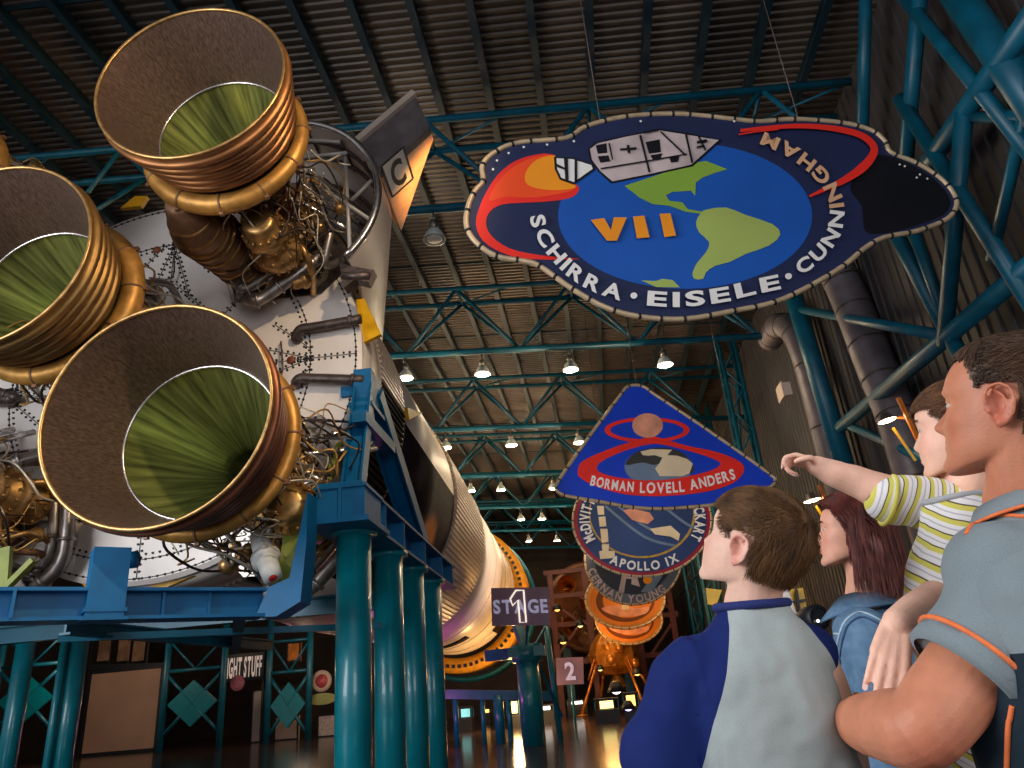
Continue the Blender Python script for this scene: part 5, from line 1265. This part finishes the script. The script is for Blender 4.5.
HB = hair_mat('hair_brown', lin(58,37,20), lin(128,88,50)); eyes_brows(boy, MH, HB)
whorl = V((.0,-.075,.195))
def away(w): 
    def f(p):
        d = p-w; nn = (p-V((0,-.005,.12))).normalized(); d = d-nn*d.dot(nn); return d.normalized() if d.length > 1e-5 else V((0,1,0))
    return f
def mask_short(p, hl=.172, side=.098, nape=.072):
    # hairline: forehead height hl, in front of the ear down to side, nape behind
    if p.y > .045: return p.z > hl-.10*max(0, .075-p.y) and (p.z > hl or abs(p.x) > .045 and p.z > .150)
    if p.y > .012: return p.z > .112 + .9*(p.y-.012)
    if p.y > -.035: return p.z > .142 if abs(p.x) > .055 else p.z > .14
    return p.z > nape
aw = away(whorl)
def fb(p):
    d = aw(p)
    if p.y > .03: d = d*.6 + V((.55,.12,-.12))
    if p.z < .12: d = d + V((0,-.1,-.6))
    elif abs(p.x) > .05: d = d*.6 + V((0,.25,-.6))
    return d.normalized()
hair(boy, 'hair', MH, RB_, lambda p: mask_short(p, .166, .098, .068), fb, lambda p: (.045 if p.y < .05 else .03) if p.z > .13 else .03, 9000, HB, lift=.006, cap=.006, rad_=.0007)
# raglan shirt
mb = MB()
torso_rings(mb, MBf, smooth_rings([(nzb-.72,.162,.118,0),(nzb-.55,.158,.112,0),(nzb-.40,.156,.108,0),(nzb-.28,.154,.108,-.002),(nzb-.18,.154,.106,-.004),(nzb-.125,.146,.098,-.006),(nzb-.082,.128,.086,-.008),(nzb-.045,.108,.074,-.006),(nzb-.018,.078,.066,-.002),(nzb+.004,.064,.062,.0)]))
for sx in (-1, 1):
    sh, el, wr = BA[sx]; add_limb(mb, [MBf @ V((sx*.100,-.005,nzb-.098)), sh+V((0,0,-.03)), el, wr+V((0,0,.02))], [.066,.066,.055,.044], 18)
RIs = MBf.to_3x3().inverted(); XB_ = MBf.to_3x3() @ V((1,0,0))
for i, p in enumerate(mb.v):      # he leans on his left leg: the trunk hangs a little to the left of the neck
    zz = (p.z-FLZ)-nzb; mb.v[i] = p - XB_*.030*max(0, min(1, -zz/.12))
sh_ = remesh(mb, .0055, 9, .6)
FOLDS = [((-.15,-.22),(-.07,-.58),.016,.010),((-.05,-.24),(-.085,-.62),.018,.011),((.02,-.30),(-.02,-.66),.016,.010),((.075,-.22),(.04,-.60),.018,.011),((-.14,-.27),(.0,-.37),.014,.008),((.09,-.30),(.01,-.42),.014,.008),((-.03,-.10),(.0,-.22),.018,-.006)]
def ridge(x, z):
    t = 0.
    for (x1_, z1_), (x2_, z2_), w_, a_ in FOLDS:
        dx, dz = x2_-x1_, z2_-z1_; L2 = dx*dx+dz*dz; u_ = ((x-x1_)*dx+(z-z1_)*dz)/L2; e_ = math.sqrt(max(0., ((x-x1_)-u_*dx)**2+((z-z1_)-u_*dz)**2))
        t += a_*math.exp(-.5*(e_/w_)**2)*max(0, min(1, u_*5))*max(0, min(1, (1-u_)*4))
    return t
def fold_b(p):
    q = RIs @ (p-V((neck.x, neck.y, FLZ))); zz = q.z-nzb
    a = .024*max(0, min(1, (-zz-.10)/.14))*nz(V((q.x*8+q.z*2.5, q.y*3, q.z*1.8+q.x*2)), 1.)
    if abs(q.x) > .14: a += .016*nz(V((q.x*6, q.y*9+q.z*4, q.z*9+q.x*8)), 1.)
    a += .005*nz(q, 14.)+.002*nz(q, 40.)
    if q.y < .03: a += ridge(q.x, zz)
    return a
folds(sh_, fold_b)
R3 = MBf.to_3x3()
def plane_pts(a, b, c):
    A, B, C_ = (R3 @ V(q) for q in (a, b, c)); n_ = (B-A).cross(C_-A).normalized(); return n_, n_.dot(A)
pls = []
for sx in (-1, 1):
    n_, dd = plane_pts((sx*.060,-.055,nzb-.0), (sx*.172,-.085,nzb-.26), (sx*.072,.07,nzb-.02))
    if n_.dot(R3 @ V((sx*.3,0,nzb-.2))) < dd: n_, dd = -n_, -dd
    pls.append((tuple(n_), dd))
RAG = split_mat('raglan_cotton', lin(158,166,164), lin(18,34,92), pls)
sh_.build('raglan_shirt', RAG, boy)
mb = MB(); ring = [MBf @ V((0.066*math.cos(2*PI*k/36), .063*math.sin(2*PI*k/36)-.001, nzb+.007+.004*math.sin(2*PI*k/36))) for k in range(36)]
mb.tube(ring, .0085, 10, closed=True); mb.build('neck_band', mat('rib_navy', lin(20,36,96), .85, 0, .15, 200, .2, 500), boy)
trousers(boy, MBf, nzb-.62, .16, mat('trouser_navy', lin(40,44,60), .8, 0, .15, 60)); shoes(boy, MBf, .09, DARK, .9)

# ------------------------------------------------------------------ MAN
mneck = at(1030, 512, 1.19); mf = heading(22); MM = frame(V((mneck.x, mneck.y, FLZ)), mf); nzm = mneck.z-FLZ
s_ = 1.0; hf = heading(35, 17); MH = frame(V((0,0,0)), hf, 0, s_); hc = at(1004, 408, 1.16); MH.translation = hc - (MH.to_3x3() @ V((-.05,-.012,.108)))
man = thing('person', 'man in a grey polo with orange trim, holding up a small child on his arm', 'person', (mneck.x, mneck.y, FLZ))
mb = MB(); RM_ = add_head(mb, MH, dict(nose=1.0, chin=1.1, brow=1.2, hollow=.8, ear=1.08))
add_limb(mb, [MH @ V((0,-.022,.085)), (MH @ V((0,-.03,.05))).lerp(mneck, .5), mneck, mneck+V((0,0,-.10))], [.064,.062,.066,.09], 20)
torso_rings(mb, MM, smooth_rings([(nzm-.7,.15,.11,0),(nzm-.4,.17,.11,0),(nzm-.2,.18,.11,0),(nzm-.08,.15,.09,0),(nzm-.02,.08,.06,0)]))
lsh = at(1034, 590, 1.10); lel = at(921, 730, 1.05); lwr = at(850, 722, 1.24)
add_limb(mb, [lsh, lsh.lerp(lel, .45), lsh.lerp(lel, .78), lel, lel.lerp(lwr, .28), lel.lerp(lwr, .6), lwr], [.064,.062,.058,.053,.056,.050,.036], 22)
mb.ball(lsh.lerp(lel,.4)+V((0,0,.0)), (.062,.062,.066), 16, 12)
add_hand(mb, lwr, (lwr-lel).normalized()+GF*.3, V((.1,0,1)), 1.05, (.35,.4,.4,.45), -1, .4, .08, .03)
rsh = MM @ V((.19,0,nzm-.1)); rel = MM @ V((.25,.05,nzm-.40)); rwr = MM @ V((.12,.27,nzm-.36))
add_limb(mb, [rsh, rel, rwr], [.056,.046,.03], 16); add_hand(mb, rwr, MM.to_3x3() @ V((-.9,.35,.1)), V((0,0,1)), 1.05, (.35,.4,.4,.45), 1, .4)
for sx in (-1, 1): add_limb(mb, [MM @ V((sx*.09,0,nzm-.65)), MM @ V((sx*.1,0,.5)), MM @ V((sx*.1,0,.08))], [.09,.06,.04], 12)
body = remesh(mb, .0036, 3).build('body', SKM, man)
sp_ = head_spots(MH, s_) + [(lel+V((0,0,-.03))-GF*.02, .03, .5), (mneck+V((0,0,.02)), .05, .25)]; set_tint(body, sp_)
HM = hair_mat('hair_dark_brown', lin(48,31,20), lin(104,72,48)); eyes_brows(man, MH, HM)
aw2 = away(V((.01,-.07,.20)))
def fm(p):
    d = aw2(p)
    if p.y > .02 and p.z > .16: d = V((.45,-.5,.12))
    elif abs(p.x) > .05: d = d*.3 + V((0,-.9,-.45))
    return d.normalized()
def mask_m(p):
    if p.y > .045: return p.z > .190 - .15*max(0, abs(p.x)-.03)
    if p.y > .012: return p.z > .118 + 2.2*(p.y-.012)
    if p.y > -.035: return p.z > .142
    return p.z > .066
hair(man, 'hair', MH, RM_, mask_m, fm, lambda p: .032 if p.z > .15 else .018, 9000, HM, lift=.005, cap=.005, rad_=.0007)
# polo shirt
POLO = mat('polo_heather', lin(120,130,134), .85, 0, .22, 700, .12, 700, spec=.2, soft=.3); POLOD = lin(40,54,66); TRIM = mat('orange_trim', lin(222,112,58), .75, 0, .12, 60, .15, 400)
mb = MB()
torso_rings(mb, MM, smooth_rings([(nzm-.78,.20,.145,.01),(nzm-.55,.20,.14,.01),(nzm-.40,.205,.138,.006),(nzm-.28,.215,.135,0),(nzm-.18,.215,.128,-.004),(nzm-.12,.205,.112,-.008),(nzm-.078,.170,.098,-.008),(nzm-.045,.122,.086,-.006),(nzm-.018,.092,.080,-.002),(nzm+.004,.078,.074,0)]))
hem = lsh.lerp(lel, .60)
add_limb(mb, [MM @ V((.13,0,nzm-.11)), rsh, rsh.lerp(rel, .6)], [.088,.082,.074], 20)
po = remesh(mb, .0058, 9, .6)
def fold_m(p): return .006*nz(p, 9.) + .0035*nz(p, 24.) + .010*nz(V((p.x*8, p.y*8, p.z*3)), 1.)
mdz = lsh.z-.11-FLZ-0.0
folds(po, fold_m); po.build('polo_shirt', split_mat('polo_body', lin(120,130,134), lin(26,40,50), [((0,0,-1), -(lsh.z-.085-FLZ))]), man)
mb = MB(); add_limb(mb, [MM @ V((-.11,0,nzm-.10)), lsh.lerp(lel,.02)+V((0,0,.01)), lsh.lerp(lel,.25)], [.086,.094,.092], 28); mb.tube([lsh.lerp(lel,q) for q in (.2,.3,.45,.60)], [.093,.092,.088,.085], 28)
sl = remesh(mb, .0055, 8, .6)
def fold_s(p):
    a = (p-lsh).dot((lel-lsh).normalized()); return .006*nz(p, 10.)+.003*nz(p, 26.)+.006*nz(V((a*20+p.z*6, p.x*6, p.y*6)), 1.)
folds(sl, fold_s); sl.build('polo_sleeve', POLO, man)
axm = (lel-lsh).normalized(); x1 = axm.orthogonal().normalized(); y1 = axm.cross(x1)
for f_, r_, w_ in ((.515, .0865, .0040),):
    c = lsh.lerp(lel, f_); MB().tube([c + x1*r_*math.cos(2*PI*k/40) + y1*r_*math.sin(2*PI*k/40) for k in range(40)], w_, 8, closed=True).build('sleeve_trim', TRIM, man)
c = hem+axm*.0; MB().lathe([(.076,-.028),(.0862,-.024),(.0862,.006),(.076,.010)], c, tuple(axm), 40).build('sleeve_cuff', POLO, man)
def surf(mbs):
    vs, fs = [], []
    for q in mbs:
        o = len(vs); vs += [tuple(p) for p in q.v]; fs += [[i+o for i in f] for f in q.f]
    return BVHTree.FromPolygons(vs, fs)
def on_cloth(bv, px, off=.002):
    # first cloth surface met along each sight line, so that the seam lies on the cloth
    out = []
    for p in px:
        h = bv.ray_cast(CAM, ray(*p).normalized())
        if h[0] is not None: out.append(h[0] - ray(*p).normalized()*off)
    return out
bv = surf([po, sl])
def piping(t, px, r, mtl, name, bv):
    pts = on_cloth(bv, spline2(px, 8))
    if len(pts) > 2: MB().tube(pts, r, 8).build(name, mtl, t)
piping(man, [(966,534),(972,525),(988,517),(1006,515),(1030,517)], .0032, TRIM, 'shoulder_piping', bv)
piping(man, [(1012,706),(1010,718),(1008,730),(1006,790)], .0036, TRIM, 'side_piping', bv)
piping(man, [(956,728),(955,750),(954,800)], .0036, TRIM, 'side_piping', bv)
# collar
mb = MB(); n = 48; vs = []
for (r, dz, lean) in ((.072,-.004,0),(.076,.014,0),(.082,.016,0),(.094,-.004,0),(.100,-.014,0),(.092,-.012,0)):
    for k in range(n):
        a = 2*PI*k/n; vs.append(MM @ V((r*math.cos(a)*1.02, r*math.sin(a)*.96-.002, nzm+.004+dz-.012*math.sin(a))))
mb.add(vs, [(i*n+k, i*n+(k+1) % n, ((i+1) % 6)*n+(k+1) % n, ((i+1) % 6)*n+k) for i in range(6) for k in range(n)], True).build('collar', POLO, man)
mb = MB(); mb.tube([MM @ V((.101*math.cos(2*PI*k/n)*1.02, .101*math.sin(2*PI*k/n)*.96-.002, nzm-.009-.012*math.sin(2*PI*k/n))) for k in range(n)], .003, 6, closed=True); mb.build('collar_trim', TRIM, man)
trousers(man, MM, nzm-.70, .2, mat('trouser_dark', lin(30,36,46), .8, 0, .15, 60), 1, .07, .11); shoes(man, MM, .11, DARK, 1.1)

# ------------------------------------------------------------------ CHILD
cneck = at(958, 497, 1.46); cf = heading(46, 0); MC = frame(V((cneck.x, cneck.y, cneck.z-.62)), cf, -6); nzc = .62
child = thing('person', 'small child in a yellow striped shirt, pointing, held on the man\'s arm', 'person', (cneck.x, cneck.y, cneck.z-.62))
s_ = .84; hf = heading(50, 6); MH = frame(V((0,0,0)), hf, 0, s_); hc = at(962, 432, 1.47); MH.translation = hc - (MH.to_3x3() @ V((0,.0,.108)))
mb = MB(); RC_ = add_head(mb, MH, dict(nose=.62, chin=.6, brow=.2, hollow=0., cheek=1.2, wide=1.04, ear=.95))
add_limb(mb, [MH @ V((0,-.022,.085)), (MH @ V((0,-.03,.05))).lerp(cneck, .6), cneck, cneck+V((0,0,-.08))], [.046,.038,.040,.06], 18)
torso_rings(mb, MC, smooth_rings([(.08,.09,.06,.03),(.3,.09,.055,.03),(.48,.09,.05,.02),(.56,.06,.045,.01),(.61,.045,.038,0)]))
csh = at(908, 498, 1.46); cel = at(858, 482, 1.50); cwr = at(817, 466, 1.52)
add_limb(mb, [at(925,505,1.465), csh, csh.lerp(cel,.5)+V((0,0,-.006)), cel, cel.lerp(cwr,.5)+V((0,0,-.002)), cwr], [.042,.042,.039,.033,.029,.022], 18)
hd = (at(790,458,1.53)-cwr).normalized()
tips = add_hand(mb, cwr, hd, V((0,0,-1))-GF*.25, .58, (.62,1.0,1.1,1.15), -1, .8, .03, .026)
c2s = at(992,560,1.42); c2e = at(946,592,1.32); c2w = at(897,622,1.22)
add_limb(mb, [c2s, c2s.lerp(c2e,.6), c2e, c2e.lerp(c2w,.55), c2w], [.040,.036,.033,.030,.0235], 18)
tips += add_hand(mb, c2w, (at(884,690,1.155)-c2w), (at(880,650,1.4)-at(880,650,1.1)), .84, (.10,.14,.12,.16), -1, .3, .04, .028)
for sx in (-1, 1): add_limb(mb, [MC @ V((sx*.06,0,.06)), MC @ V((sx*.075,.16,-.02)), MC @ V((sx*.08,.20,-.26))], [.06,.05,.035], 14)
body = remesh(mb, .0034, 3).build('body', SKC, child)
set_tint(body, head_spots(MH, s_) + [(p, .007, .35) for p, d_, b_, w_ in tips])
mb = MB()
for p, dl, bk_, w_ in tips:
    xx = dl.cross(bk_).normalized(); q = p+bk_*w_*.28; mb.add([q-xx*w_*.6-dl*.004, q+xx*w_*.6-dl*.004, q+xx*w_*.6+dl*.004+bk_*0, q+dl*.0065, q-xx*w_*.6+dl*.004] , [(0,1,2,3,4)])
mb.build_each('fingernail', NAILM, child)
HC = hair_mat('hair_light_brown', lin(70,44,28), lin(120,80,52)); eyes_brows(child, MH, HC)
hair(child, 'hair', MH, RC_, lambda p: mask_short(p, .160, .098, .07), fb, lambda p: .035, 6000, HC, lift=.005, cap=.005, rad_=.0007)
def stripe_mat(name, nv, off, period, axis2=None):
    m = mat(name, lin(232,230,226), .85, 0, .06, 200, .12, 600, spec=.2); nt = m.node_tree; N, L = nt.nodes, nt.links; b = N['Principled BSDF']
    tc = N.new('ShaderNodeTexCoord'); dp = N.new('ShaderNodeVectorMath'); dp.operation = 'DOT_PRODUCT'; dp.inputs[1].default_value = tuple(nv); L.new(tc.outputs['Object'], dp.inputs[0])
    nn = N.new('ShaderNodeTexNoise'); nn.inputs['Scale'].default_value = 9; L.new(tc.outputs['Object'], nn.inputs[0])
    ma = N.new('ShaderNodeMath'); ma.operation = 'MULTIPLY_ADD'; ma.inputs[1].default_value = .02; L.new(nn.outputs[0], ma.inputs[0]); L.new(dp.outputs['Value'], ma.inputs[2])
    dv = N.new('ShaderNodeMath'); dv.operation = 'DIVIDE'; dv.inputs[1].default_value = period; L.new(ma.outputs[0], dv.inputs[0])
    fr = N.new('ShaderNodeMath'); fr.operation = 'FRACT'; L.new(dv.outputs[0], fr.inputs[0])
    cr = N.new('ShaderNodeValToRGB'); cr.color_ramp.interpolation = 'CONSTANT'; E_ = cr.color_ramp.elements
    E_[0].position = 0; E_[0].color = (*lin(214,204,98), 1); E_[1].position = .30; E_[1].color = (*lin(92,78,66), 1)
    for p_, c_ in ((.38, lin(236,232,230)), (.66, lin(196,190,200)), (.76, lin(236,232,230))): e = E_.new(p_); e.color = (*c_, 1)
    L.new(fr.outputs[0], cr.inputs[0]); L.new(cr.outputs[0], b.inputs['Base Color']); return m
mb = MB()
torso_rings(mb, MC, smooth_rings([(-.02,.128,.118,.03),(.15,.126,.116,.035),(.30,.128,.112,.035),(.42,.130,.104,.03),(.50,.126,.090,.018),(.55,.100,.070,.006),(.585,.070,.058,0),(.612,.054,.050,0)]))
cs = remesh(mb, .005, 8, .6); folds(cs, lambda p: .008*nz(V((p.x*7+p.z*6, p.y*7, p.z*9)), 1.2)+.004*nz(p, 22.))
upc = (MC.to_3x3() @ V((0,-.62,1))).normalized()
cs.build('striped_shirt', stripe_mat('stripes_body', upc, 0, .029), child)
ax_ = (at(868,490,1.485)-at(930,506,1.46)).normalized(); mb = MB()
add_limb(mb, [at(955,512,1.46), at(926,503,1.46), at(906,499,1.46), at(890,500,1.465)], [.056,.056,.050,.050], 20)
ss_ = remesh(mb, .005, 6, .6); folds(ss_, lambda p: .006*nz(p, 16.)); ss_.build('striped_sleeve', stripe_mat('stripes_sleeve', ax_, 0, .024), child)
mb = MB(); c = at(888,500,1.466); xa_ = ax_.orthogonal().normalized(); ya_ = ax_.cross(xa_)
mb.tube([c+xa_*.050*math.cos(2*PI*k/30)+ya_*.050*math.sin(2*PI*k/30) for k in range(30)], .0045, 8, closed=True).build('sleeve_hem', mat('hem_yellow', lin(214,204,96), .85), child)
mb = MB(); add_limb(mb, [at(975,530,1.44), c2s, c2s.lerp(c2e,.6)], [.060,.060,.056], 18); s2 = remesh(mb, .005, 6, .6); s2.build('striped_sleeve', stripe_mat('stripes_near_sleeve', (c2e-c2s).normalized(), 0, .034), child)
mb = MB().tube([MC @ V((.056*math.cos(2*PI*k/30), .052*math.sin(2*PI*k/30), .612)) for k in range(30)], .006, 8, closed=True); mb.build('neck_band', mat('band_grey', lin(170,172,176), .85), child)
mb = MB()
for sx in (-1, 1): add_limb(mb, [MC @ V((sx*.06,0,.05)), MC @ V((sx*.078,.17,-.02)), MC @ V((sx*.08,.21,-.20))], [.085,.072,.058], 14)
mb.tube([MC @ V((0,0,.12)), MC @ V((0,0,.0))], [.112,.105], 18); remesh(mb, .01, 4).build('shorts', mat('shorts_khaki', lin(96,92,84), .85), child)

# ------------------------------------------------------------------ WOMAN
wneck = at(862, 606, 2.28); wf = heading(54); MW = frame(V((wneck.x, wneck.y, FLZ)), wf); nzw = wneck.z-FLZ
wom = thing('person', 'woman in a blue denim jacket with long red brown hair, behind the boy', 'person', (wneck.x, wneck.y, FLZ))
s_ = .95; hf = heading(62, 10); MH = frame(V((0,0,0)), hf, 0, s_); hc = at(850, 533, 2.28); MH.translation = hc - (MH.to_3x3() @ V((0,.005,.112)))
mb = MB(); RW_ = add_head(mb, MH, dict(nose=.85, chin=.85, brow=.5, hollow=.5, cheek=.3, wide=.97, lip=1.1))
add_limb(mb, [MH @ V((0,-.022,.085)), (MH @ V((0,-.03,.05))).lerp(wneck, .5), wneck, wneck+V((0,0,-.10))], [.054,.047,.050,.075], 18)
torso_rings(mb, MW, smooth_rings([(nzw-.62,.13,.09,0),(nzw-.4,.12,.09,0),(nzw-.2,.14,.09,0),(nzw-.08,.13,.07,0),(nzw-.02,.07,.05,0)]))
WA = {}
for sx in (-1, 1):
    sh = MW @ V((sx*.165,-.01,nzw-.095)); el = MW @ V((sx*.205,-.02,nzw-.38)); wr = MW @ V((sx*.19,.13,nzw-.57)); WA[sx] = (sh, el, wr)
    add_limb(mb, [sh, el, wr], [.045,.036,.026], 14); add_hand(mb, wr, V((0,0,-.8))+wf*.5, MW.to_3x3() @ V((-sx,0,0)), .92, (.25,.3,.35,.4), -sx, .4)
for sx in (-1, 1): add_limb(mb, [MW @ V((sx*.08,0,nzw-.62)), MW @ V((sx*.09,0,.45)), MW @ V((sx*.09,0,.08))], [.08,.055,.036], 12)
body = remesh(mb, .0036, 3).build('body', SKW, wom); set_tint(body, head_spots(MH, s_))
HW = hair_mat('hair_auburn', lin(62,24,22), lin(128,62,50)); eyes_brows(wom, MH, HW)
part = V((-.01,.02,.228))
def mask_w(p):
    if p.y > .05: return p.z > .178
    if p.y > .012: return p.z > .120 + 1.0*(p.y-.012)
    return p.z > .066
def fw(p):
    d = aw3(p)
    out = V((p.x, p.y+.02, 0)); out = out.normalized() if out.length > 1e-4 else V((0,-1,0))
    sg = 1 if p.x > -.01 else -1
    if p.z > .15 and p.y > -.03: return V((sg*.75,-.62,-.05-1.2*max(0,abs(p.x)-.03)*8)).normalized()
    if p.y > .0: return V((0,-.75,-.75)).normalized()
    return (V((0,-.12,-1)) + out*.05).normalized()
aw3 = away(part)
hair(wom, 'hair', MH, RW_, mask_w, fw, lambda p: (.20 if p.y < .03 else .19) if p.z > .12 else .14, 9500, HW, lift=.014, seg=12, rad_=.0011, gravity=.3, cap=.010, jit=.16, trim=False)
mb = MB()
for sx in (-1,1):
    for k in range(9):
        a = rad(-90+sx*(8+k*9.5)); x, y = .080*math.cos(a), .100*math.sin(a)-.006
        mb.tube(spline([MH @ V((x*.85,y*.9,.14)), MH @ V((x*1.08,y*1.06,.09)), MH @ V((x*1.08,y*1.10-.008,.03)), MH @ V((x*1.02,y*1.05-.012,-.035)), MH @ V((x*.95,y*.98-.012,-.045+.01*math.sin(k*2.1)))], 4), [.013]*9+[.013,.012,.011,.010,.008,.007,.005,.003], 8)
lk = remesh(mb, .006, 4); folds(lk, lambda p: .004*nz(V((p.x*60, p.y*60, p.z*8)), 1.)); lk.build('hair_lengths', HW, wom)
DEN = mat('denim', lin(74,104,136), .85, 0, .15, 30, .2, 500, col2=lin(104,134,160), spec=.2, soft=.3); DEND = mat('denim_dark', lin(48,72,106), .85, 0, .25, 60, .2, 500); STIT = mat('denim_stitch', lin(160,178,192), .8)
mb = MB()
torso_rings(mb, MW, smooth_rings([(nzw-.66,.165,.125,.005),(nzw-.5,.160,.12,.005),(nzw-.36,.165,.122,.008),(nzw-.24,.175,.124,.010),(nzw-.16,.178,.112,.002),(nzw-.10,.168,.098,-.006),(nzw-.06,.130,.084,-.008),(nzw-.035,.092,.074,-.006),(nzw-.016,.074,.066,-.002)]))
for sx in (-1, 1):
    sh, el, wr = WA[sx]; add_limb(mb, [MW @ V((sx*.12,-.005,nzw-.10)), sh, el, wr], [.074,.076,.060,.046], 18)
dj = remesh(mb, .006, 6, .6); folds(dj, lambda p: .009*nz(V((p.x*9, p.y*9, p.z*7)), 1.)+.005*nz(p, 22.)); dj.build('denim_jacket', DEN, wom)
W_ = lambda x, y, z: MW @ V((x, y, nzw+z))
bw = surf([dj])
def jseam(px, r, mtl, name): piping(wom, px, r, mtl, name, bw)
jseam([(884,622),(862,612),(848,618),(840,632),(836,660),(838,700)], .003, STIT, 'jacket_seam'); jseam([(884,627),(864,617),(851,622),(844,634),(840,660),(842,700)], .003, DEND, 'jacket_seam')
jseam([(822,640),(826,660),(828,690),(832,730)], .0035, STIT, 'jacket_seam'); jseam([(829,636),(833,660),(835,690),(838,730)], .003, DEND, 'jacket_seam'); jseam([(815,640),(826,634),(840,634)], .003, STIT, 'jacket_seam')
jseam([(815,652),(822,648),(834,646)], .004, DEND, 'pocket_flap_edge')
# open collar with points
for sx in (-1, 1):
    mb = MB(); pin, pout = [], []
    for k in range(13):
        a = rad(-90 + sx*(k*12.5)); r0, r1 = .068, .108+.026*max(0, (k-7)/5)
        pin.append(W_(r0*math.cos(a)*1.05, r0*math.sin(a)*.95, .046-.012*k/12)); pout.append(W_(r1*math.cos(a)*1.12, r1*math.sin(a)*1.02, .000-.034*(k/12)**2))
    n = len(pin); up_ = V((0,0,-.008)); vs = pin+pout+[p+up_ for p in pin]+[p+up_ for p in pout]
    fs = []
    for k in range(n-1): fs += [(k,k+1,n+k+1,n+k),(2*n+k,3*n+k,3*n+k+1,2*n+k+1),(n+k,n+k+1,3*n+k+1,3*n+k),(k,2*n+k,2*n+k+1,k+1)]
    fs += [(0,n,3*n,2*n),(n-1,3*n-1,4*n-1,2*n-1)]
    mb.add(vs, fs, True).build('jacket_collar', DEN if sx < 0 else DEND, wom)
trousers(wom, MW, nzw-.64, .17, mat('trouser_black', lin(28,28,34), .8, 0, .15, 60)); shoes(wom, MW, .09, DARK, .92)
# ================================================================== LIGHT
w = bpy.data.worlds.new('world'); scn.world = w; w.use_nodes = True
bg = w.node_tree.nodes['Background']; bg.inputs[0].default_value = (.92,.93,1.0,1); bg.inputs[1].default_value = .42
def area(name, loc, tgt, size, e, col, sy=None):
    d = bpy.data.lights.new(name, 'AREA'); d.energy = e; d.color = col; d.size = size; d.shape = 'RECTANGLE'; d.size_y = sy or size
    o = bpy.data.objects.new(name, d); COL.objects.link(o); o.location = loc
    o.rotation_euler = (V(tgt)-V(loc)).to_track_quat('-Z', 'Y').to_euler(); return o
def spot(name, loc, tgt, e, col, ang=40, blend=.6, rad_=.3):
    d = bpy.data.lights.new(name, 'SPOT'); d.energy = e; d.color = col; d.spot_size = rad(ang); d.spot_blend = blend; d.shadow_soft_size = rad_
    o = bpy.data.objects.new(name, d); COL.objects.link(o); o.location = loc
    o.rotation_euler = (V(tgt)-V(loc)).to_track_quat('-Z', 'Y').to_euler(); return o
def point(name, loc, e, col, r=.25):
    d = bpy.data.lights.new(name, 'POINT'); d.energy = e; d.color = col; d.shadow_soft_size = r
    o = bpy.data.objects.new(name, d); COL.objects.link(o); o.location = loc; return o
# soft key area lights added out of view, behind and beside the visitors
area('key_area', (-15, -2.5, 8), (0, 5, 5), 10, 2900, (.93,.96,1.0), 9)
area('key_area_right', (6, -6.5, 7), (1, 8, 5), 7, 700, (.95,.97,1.0), 6)
for i, (ti, b) in enumerate(LAMPS):
    if ti >= 1: point('high_bay_glow', b+V((0,0,-1.35)), 420, (1,.78,.5), .3)
# amber show lights on the stage flank, the fin and the far hall
spot('fin_amber_lamp', (2.5, 15, 14), tuple(RFM @ V((-3.3, 16, 14.6+DZ))), 5200, (1,.45,.12), 24)
spot('flank_amber_lamp', (3, 30, 3.), tuple(RFM @ V((-5.1, 26.5, 5.9+DZ))), 26000, (1,.36,.05), 16)
point('under_stage_magenta_lamp', tuple(RFM @ V((-8.5, 42, 2.0))), 300, (1,.15,.75), .4)
spot('flank_warm_lamp', (6, 42, 12), tuple(RFM @ V((-4.8, 46, 10+DZ))), 7000, (1,.74,.55), 50)
spot('engine_warm_lamp', (3.5, 2.5, 15.5), tuple(RFM @ V((-7.5, 11.5, 10.5))), 5200, (1,.74,.46), 50)
spot('banner_fill', (-3, 6, 4.5), tuple(onY(665,450,24)), 4600, (1,.96,.95), 26)  # added spot that brightens the triangular banner, no such fixture known
spot('banner_fill', (-1, 18, 4.5), tuple(onY(640,540,36)), 3600, (1,.97,.96), 26)  # another added spot, for the round navy banner
point('far_amber_lamp', onY(600,640,60)+V((0,-2,0)), 1500, (1,.5,.15), .6)
point('far_amber_lamp', onY(640,600,58)+V((2,-6,2)), 900, (1,.55,.2), .6)
point('ring_amber_lamp', tuple(RFM @ V((-4.5, 57, 2.2))), 1500, (1,.6,.22), .5)
point('left_hall_fill', (-44, 58, 9), 1500, (1,.72,.5), .8)  # added fill light that brings up the dark left background
point('left_hall_fill', (-25, 62, 7), 700, (1,.72,.5), .8)  # second added fill for the left background
scn.view_settings.view_transform = 'Standard'; scn.view_settings.look = 'None'; scn.view_settings.exposure = 0.0; scn.view_settings.gamma = 1.0
scn.view_settings.use_curve_mapping = False
scn.cycles.use_denoising = True
scn.cycles.max_bounces = 6
